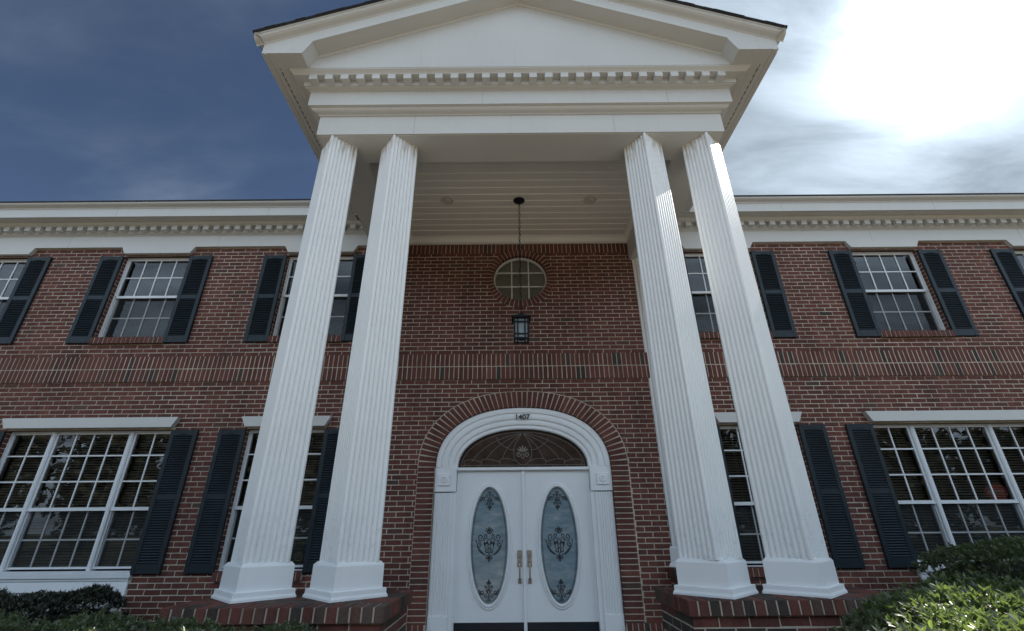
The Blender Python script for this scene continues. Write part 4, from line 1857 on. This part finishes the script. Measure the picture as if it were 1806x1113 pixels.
# porch floor and steps
mb = MB()
mb.box(-2.35, 2.65, -2.02, 0.11, -0.42, -0.002, 0)
for k in range(2):
    mb.box(-0.93, 1.08, -2.02 - 0.32 * (k + 1), -2.02 - 0.32 * k, -0.42, -0.14 - 0.14 * k, 0)
mb.build('porch_floor', M['concrete'], bld)

# ------------------------------------------------------------------ hanging lantern
LY, LX = -1.03, 0.025
lan = thing('hanging_lantern', 'dark square lantern with glass sides hanging on a chain from the portico ceiling', 'lantern', (LX, LY, CZ))
mb = MB()
mb.lathe((0, 0, 0), [(0.082, 0.0), (0.082, -0.010), (0.070, -0.022), (0.030, -0.030), (0.012, -0.040)], 28)
mb.build('canopy', M['iron'], lan, smooth=40)
mb = MB()
z = -0.040
k = 0
zend = 3.775 - CZ
while z > zend:
    a = R(90 * (k % 2)) + 0.3 * math.sin(k * .9)
    pts = []
    for i in range(13):
        t = 2 * math.pi * i / 12
        u, v = 0.0125 * math.cos(t), 0.022 * math.sin(t)
        pts.append((u * math.cos(a) + 0.004 * math.sin(k * 1.3), u * math.sin(a), z - .017 + v))
    mb.tube(pts, 0.0036, 5)
    z -= 0.034
    k += 1
mb.build('chain', M['iron'], lan)
Z0 = 3.415 - CZ
Zt = 3.700 - CZ
h = 0.086
mb = MB()
rings = [(0.014, 0.105), (0.020, 0.085), (0.030, 0.072), (0.050, 0.060), (0.118, 0.020), (0.122, 0.004), (0.120, -0.004), (0.092, -0.002)]
mb.sweep([[(-r, -r, Zt + z), (r, -r, Zt + z), (r, r, Zt + z), (-r, r, Zt + z)] for r, z in rings], 0, True)
mb.build('lantern_roof', M['iron'], lan)
mb = MB()
bt = 0.0115
for sx in (-1, 1):
    for sy in (-1, 1):
        mb.box(sx * h - bt, sx * h + bt, sy * h - bt, sy * h + bt, Z0, Zt)
for zz in (Z0 + .006, Z0 + .062, Zt - .060, Zt - .008):
    for sg in (-1, 1):
        mb.box(-h, h, sg * h - bt * .8, sg * h + bt * .8, zz - bt * .8, zz + bt * .8)
        mb.box(sg * h - bt * .81, sg * h + bt * .81, -h, h, zz - bt * .79, zz + bt * .79)
for xx in (-h * .52, h * .52):
    for sg in (-1, 1):
        mb.box(xx - bt * .7, xx + bt * .7, sg * h - bt * .7, sg * h + bt * .7, Z0, Zt)
        mb.box(sg * h - bt * .7, sg * h + bt * .7, xx - bt * .7, xx + bt * .7, Z0, Zt)
mb.lathe((0, 0, Z0 + .03), [(0.05, 0.01), (0.052, 0.0), (0.03, -0.018), (0.012, -0.024)], 20)
mb.box(-h, h, -.006, .006, Z0 + .026, Z0 + .036)
mb.build('lantern_frame', M['iron'], lan)
mb = MB()
hg = h - .004
for sg in (-1, 1):
    mb.poly([(-hg, sg * hg, Z0 + .01), (hg, sg * hg, Z0 + .01), (hg, sg * hg, Zt - .01), (-hg, sg * hg, Zt - .01)])
    mb.poly([(sg * hg, -hg, Z0 + .01), (sg * hg, hg, Z0 + .01), (sg * hg, hg, Zt - .01), (sg * hg, -hg, Zt - .01)])
mb.build('lantern_glass', M['lampglass'], lan, recalc=False)
mb = MB()
mb.lathe((0, 0, Z0 + .04), [(0.011, 0.0), (0.011, 0.07), (0.008, 0.072), (0.013, 0.085), (0.019, 0.105), (0.015, 0.13), (0.004, 0.16)], 16)
mb.build('candle_bulb', M['vinyl'], lan, smooth=50)

# ------------------------------------------------------------------ ground
GZ = -0.42


def sheet(name, x0, x1, y0, y1, z, mat):
    mb = MB()
    mb.poly([(x0, y0, z), (x1, y0, z), (x1, y1, z), (x0, y1, z)])
    return structure(mb.build(name, mat))


sheet('lawn', -400, 400, -400, 400, GZ, M['lawn'])
sheet('planting_bed', -13, 13, -5.6, 0.0, GZ + .004, M['soil'])
sheet('walkway', -0.95, 1.10, -9.0, -2.66, GZ + .008, M['concrete'])
sheet('forecourt', -22, 26, -19.0, -6.1, GZ + .012, M['forecourt'])
sheet('road', -400, 400, -31, -23, GZ + .012, M['asphalt'])

# ------------------------------------------------------------------ planting


def rounded_surface(x0, x1, y0, y1, ztop, rad, n, rng, zbot, sides=True):
    """random points with normals on a rounded clipped-hedge form"""
    pts, nrm = [], []
    lx, ly = x1 - x0, y1 - y0
    while len(pts) < n:
        m_ = n - len(pts)
        x = rng.uniform(x0, x1, m_)
        y = rng.uniform(y0, y1, m_)
        # drop of the top near the rim
        dx = np.minimum(x - x0, x1 - x)
        dy = np.minimum(y - y0, y1 - y)
        d = np.minimum(np.minimum(dx, dy), rad)
        # round the corners in plan
        cxd = np.maximum(rad - dx, 0)
        cyd = np.maximum(rad - dy, 0)
        rr = np.sqrt(cxd ** 2 + cyd ** 2)
        ok = rr < rad * 0.999
        drop = rad - np.sqrt(np.maximum(rad ** 2 - rr ** 2, 0))
        z = ztop(x, y) - drop
        nx = np.where(x - x0 < x1 - x, -1, 1) * cxd / rad
        ny = np.where(y - y0 < y1 - y, -1, 1) * cyd / rad
        nz = np.sqrt(np.maximum(1 - nx ** 2 - ny ** 2, 0.02))
        for i in np.nonzero(ok)[0]:
            # steep rims get more samples: spread them down the side
            if rr[i] > rad * 0.86 and sides:
                z[i] = rng.uniform(zbot, z[i])
            pts.append((x[i], y[i], z[i]))
            nrm.append((nx[i], ny[i], nz[i]))
    pts, nrm = pts[:n], nrm[:n]
    # the clipped front and end faces
    if sides:
        per_ = [('f', lx - rad), ('a', ly - rad), ('b', ly - rad)]
        tot = sum(p[1] for p in per_)
        boost = {'f': 1.0, 'a': 2.2, 'b': 2.2}
        for kind, ln in per_:
            for _ in range(int(n * 0.42 * boost[kind] * ln / tot)):
                t = rng.uniform(rad * .5, ln + rad * .5)
                px, py, vx, vy = (x0 + t, y0 + .02, 0, -1) if kind == 'f' else ((x0 + .02, y0 + t, -1, 0) if kind == 'a' else (x1 - .02, y0 + t, 1, 0))
                zt = float(ztop(np.array([px]), np.array([py]))[0]) - rad * .7
                pts.append((px, py, rng.uniform(zbot, max(zt, zbot + .05))))
                nrm.append((vx * .95, vy * .95, .3))
    return np.array(pts), np.array(nrm)


def leaf_mesh(name, pts, nrm, rng, per, length, width, upw, spread, depth, mat, lumps=0.05):
    """rosettes of folded leaves at every point"""
    n = len(pts)
    # soft lumps so that the surface is not a ruled form
    ph = rng.uniform(0, 6.28, 6)
    lum = lumps * (np.sin(pts[:, 0] * 5.1 + ph[0]) * np.sin(pts[:, 1] * 4.7 + ph[1]) + 0.6 * np.sin(pts[:, 0] * 11.3 + ph[2] + pts[:, 1] * 7.9) + 0.4 * rng.normal(0, 1, n))
    base = pts + nrm * (lum[:, None] - rng.random(n)[:, None] ** 2 * depth)
    ax = nrm * (1 - upw) + np.array([0, 0, 1.0]) * upw + rng.normal(0, 0.28, (n, 3))
    ax /= np.linalg.norm(ax, axis=1)[:, None]
    B = np.repeat(base, per, 0)
    A = np.repeat(ax, per, 0)
    N_ = n * per
    ref = rng.normal(0, 1, (N_, 3))
    side = np.cross(A, ref)
    side /= np.linalg.norm(side, axis=1)[:, None] + 1e-9
    tilt = rng.uniform(spread * 0.35, spread, N_)
    d = A * np.cos(tilt)[:, None] + side * np.sin(tilt)[:, None]
    w = np.cross(d, A)
    w /= np.linalg.norm(w, axis=1)[:, None] + 1e-9
    nn = np.cross(w, d)
    L_ = length * rng.uniform(0.65, 1.2, N_)
    Wd = width * rng.uniform(0.75, 1.2, N_)
    B = B + A * rng.uniform(-0.4, 0.5, N_)[:, None] * length * 0.6
    v0 = B
    v1 = B + d * (L_ * .30)[:, None] + w * (Wd * .40)[:, None] + nn * (Wd * .16)[:, None]
    v2 = B + d * (L_ * .30)[:, None] - w * (Wd * .40)[:, None] + nn * (Wd * .16)[:, None]
    v3 = B + d * (L_ * .68)[:, None] + w * (Wd * .46)[:, None] + nn * (Wd * .10)[:, None]
    v4 = B + d * (L_ * .68)[:, None] - w * (Wd * .46)[:, None] + nn * (Wd * .10)[:, None]
    v5 = B + d * L_[:, None] - nn * (L_ * .10)[:, None]
    vm = B + d * (L_ * .5)[:, None]
    V = np.stack([v0, v1, v2, v3, v4, v5, vm], 1).reshape(-1, 3)
    k = np.arange(N_) * 7
    F = np.stack([np.stack([k, k + 1, k + 6], 1), np.stack([k, k + 6, k + 2], 1), np.stack([k + 1, k + 3, k + 6], 1), np.stack([k + 2, k + 6, k + 4], 1),
                  np.stack([k + 3, k + 5, k + 6], 1), np.stack([k + 4, k + 6, k + 5], 1)], 1).reshape(-1, 3)
    me = bpy.data.meshes.new(name)
    me.vertices.add(len(V))
    me.vertices.foreach_set('co', V.ravel())
    me.loops.add(len(F) * 3)
    me.loops.foreach_set('vertex_index', F.ravel())
    me.polygons.add(len(F))
    me.polygons.foreach_set('loop_start', np.arange(len(F)) * 3)
    me.polygons.foreach_set('loop_total', np.full(len(F), 3))
    me.materials.append(mat)
    at = me.attributes.new('tone', 'FLOAT', 'FACE')
    tn = np.clip(np.repeat(rng.normal(0.5, 0.16, n), per) + rng.normal(0, 0.14, N_), 0, 0.94)
    tn[rng.random(N_) < 0.012] = 1.0
    at.data.foreach_set('value', np.repeat(tn, 6))
    me.update()
    me.validate()
    return me


def hedge(name, label, cat, x0, x1, y0, y1, ztop, rad, n, per, length, width, upw, spread, mat, depth=0.10, seed=1, lumps=0.04, shear=0.0):
    rng = np.random.default_rng(seed)
    cx, cy = (x0 + x1) / 2, (y0 + y1) / 2
    root = thing(name, label, cat, (cx, cy, GZ))
    pts, nrm = rounded_surface(x0, x1, y0, y1, ztop, rad, n, rng, GZ + .1)
    pts[:, 0] += shear * (pts[:, 1] + 4.3)
    pts = pts - np.array([cx, cy, GZ])
    me = leaf_mesh('foliage', pts, nrm, rng, per, length, width, upw, spread, depth, mat, lumps)
    o = bpy.data.objects.new('foliage', me)
    COL.objects.link(o)
    o.parent = root
    # woody inside: a tangle of stems and a dense inner mass
    mb = MB()
    k = 0
    nst = max(20, int((x1 - x0) * (y1 - y0) * 10))
    for _ in range(nst):
        bx, by = rng.uniform(x0 + rad * .6, x1 - rad * .6), rng.uniform(y0 + rad * .6, y1 - rad * .6)
        zt = float(ztop(np.array([bx]), np.array([by]))[0]) - 0.1
        bx += shear * (by + 4.3)
        p = [(bx + rng.normal(0, .06) * t * 2 - cx, by + rng.normal(0, .06) * t * 2 - cy, (zt - GZ) * t) for t in (0, .35, .7, 1.0)]
        mb.tube(p, [.014, .010, .007, .003], 5)
    mb.build('stems', M['twig'], root)
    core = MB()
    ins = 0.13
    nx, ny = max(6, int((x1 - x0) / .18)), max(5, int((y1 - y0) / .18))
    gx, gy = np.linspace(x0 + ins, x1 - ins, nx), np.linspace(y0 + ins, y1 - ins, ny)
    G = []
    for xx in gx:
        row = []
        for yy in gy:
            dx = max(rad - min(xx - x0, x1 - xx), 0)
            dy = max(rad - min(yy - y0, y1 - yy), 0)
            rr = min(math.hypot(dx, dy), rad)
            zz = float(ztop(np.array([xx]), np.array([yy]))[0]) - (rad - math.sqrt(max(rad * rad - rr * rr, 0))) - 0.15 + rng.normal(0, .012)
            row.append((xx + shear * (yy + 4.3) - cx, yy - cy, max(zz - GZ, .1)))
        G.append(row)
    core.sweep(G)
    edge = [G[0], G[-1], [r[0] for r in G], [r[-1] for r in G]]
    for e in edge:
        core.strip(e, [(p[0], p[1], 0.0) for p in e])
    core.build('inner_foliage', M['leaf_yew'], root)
    return root


hedge('clipped_hedge', 'clipped evergreen hedge at the lower right with its near top in bright sunlight', 'hedge', 1.10, 6.6, -5.35, -2.95,
      lambda x, y: 0.915 + 0.030 * np.clip(x - 1.5, 0, 3) + 0.02 * np.clip(-3.0 - y, 0, 1.5), 0.50, 15000, 9, 0.040, 0.0135, 0.45, 1.05, M['leaf'], 0.09, 3, shear=0.55)
hedge('clipped_hedge', 'low clipped evergreen hedge along the bottom left in front of the brick pedestal', 'hedge', -6.6, -1.02, -5.2, -2.98,
      lambda x, y: 0.815 + 0.078 * np.clip(-3.0 - y, 0, 1.6) - 0.040 * np.clip(x + 3.2, 0, 1.6), 0.36, 19000, 9, 0.027, 0.0100, 0.45, 1.05, M['leaf'], 0.08, 4, lumps=0.03)
hedge('shrub', 'dark fine-leaved shrub under the left triple window, in front of its white apron', 'shrub', -9.5, -4.36, -1.45, -0.22,
      lambda x, y: 0.650 + 0.03 * np.sin(x * 3.7) + 0 * y, 0.28, 10000, 8, 0.050, 0.010, 0.6, 0.9, M['leaf_yew'], 0.09, 5, 0.03)
hedge('shrub', 'tall dark shrub against the right triple window, behind the sunlit hedge', 'shrub', 4.10, 9.0, -2.1, -0.45,
      lambda x, y: 1.060 + 0.02 * np.sin(x * 2.9) + 0 * y, 0.50, 7000, 8, 0.046, 0.014, 0.5, 1.0, M['leaf'], 0.10, 6, 0.05)

# woodland across the road, seen only as reflections in the panes


def woodland():
    rng = np.random.default_rng(21)
    P_, N_ = [], []
    tr = MB()
    for i in range(64):
        x = -95 + i * 3.2 + rng.uniform(-1.5, 1.5)
        y = -38 - rng.uniform(0, 12)
        if x < -14 and rng.random() < 0.5:
            y += 6
        if i >= 64:
            x = -42 + (i - 64) * 1.9 + rng.uniform(-.8, .8)
            y = -17 - rng.uniform(0, 7) - max(0, x + 16) * 0.8
        hgt = rng.uniform(11.5, 14.5) + (1.0 if x < -6 else 0)
        if i >= 64:
            hgt *= 0.42
        tr.tube([(x, y, GZ), (x + .2, y, GZ + hgt * .35), (x + .1, y + .2, GZ + hgt * .75)], [.26, .19, .07], 7)
        for _ in range(7):
            a = rng.uniform(0, 6.28)
            z0 = GZ + hgt * rng.uniform(.28, .6)
            tr.tube([(x, y, z0), (x + 1.3 * math.cos(a), y + 1.3 * math.sin(a), z0 + 1.2), (x + 2.2 * math.cos(a), y + 2.2 * math.sin(a), z0 + 2.6)], [.09, .06, .02], 5)
        n = 800
        u = rng.normal(0, 1, (n, 3))
        u /= np.linalg.norm(u, axis=1)[:, None]
        r = rng.uniform(.35, 1, n) ** .5
        c = np.array([x, y, GZ + hgt * .53])
        P_.append(c + u * r[:, None] * np.array([3.2, 3.2, hgt * .46]) * (1 + .18 * np.sin(u[:, :1] * 7 + i)))
        N_.append(u)
    me = leaf_mesh('woodland', np.concatenate(P_), np.concatenate(N_), rng, 5, 0.55, 0.34, 0.3, 1.3, 0.3, M['leaf_tree'], 0.2)
    tm = tr.mesh('w', [M['twig']])
    bm = bmesh.new()
    bm.from_mesh(me)
    nf = len(bm.faces)
    bm.from_mesh(tm)
    bm.faces.ensure_lookup_table()
    for f in bm.faces[nf:]:
        f.material_index = 1
    bm.to_mesh(me)
    bm.free()
    me.materials.append(M['twig'])
    o = bpy.data.objects.new('woodland', me)
    COL.objects.link(o)
    o['kind'] = 'stuff'


woodland()

# stop sign at the road edge: appears mirrored in the right triple window
M['stop_red'] = simple('sign_red', (0.62, 0.05, 0.04), 0.4, 0.1)
M['sign_white'] = simple('sign_white', (0.8, 0.8, 0.78), 0.4, 0.06)


def stop_sign():
    u, v = 1757.0, 868.0
    d = rt2 * ((u - 903) / FPX) + up2 * (-(v - 556.5) / FPX) + fw
    t = (0.094 - CAM.y) / d.y
    hit = CAM + d * t
    Ltot = 20.5
    q = hit + Vector((d.x, -d.y, d.z)) * (Ltot - t)
    root = thing('stop_sign', 'red octagonal stop sign on a post by the road, mirrored in the right triple window', 'sign', (q.x, q.y, GZ))
    hz = q.z - GZ
    mb = MB()
    mb.tube([(0, -0.03, 0), (0, -0.03, hz + .3)], 0.03, 8)
    mb.build('post', M['lead'], root)
    mb = MB()
    oct_ = lambda r, y: [(r * math.cos(math.pi / 8 + k * math.pi / 4), y, hz + r * math.sin(math.pi / 8 + k * math.pi / 4)) for k in range(8)]
    mb.poly(oct_(.365, 0.0), 1)
    mb.poly(oct_(.345, 0.004), 0)
    mb.poly(oct_(.365, -0.004), 1)
    mb.strip(oct_(.365, -.004), oct_(.365, 0.0), 1, True)
    mb.build('sign_face', [M['stop_red'], M['sign_white']], root)
    me = text_mesh('STOP', 0.30, 0.002)
    me.materials.clear()
    me.materials.append(M['sign_white'])
    o = bpy.data.objects.new('lettering', me)
    COL.objects.link(o)
    o.parent = root
    o.rotation_euler = (R(90), 0, R(180))
    o.scale = (.72, 1, 1)
    o.location = (0, 0.010, hz - .12)
    root.rotation_euler = (0, 0, math.atan2(-(hit.x - q.x), hit.y - q.y) * 0.6)


stop_sign()
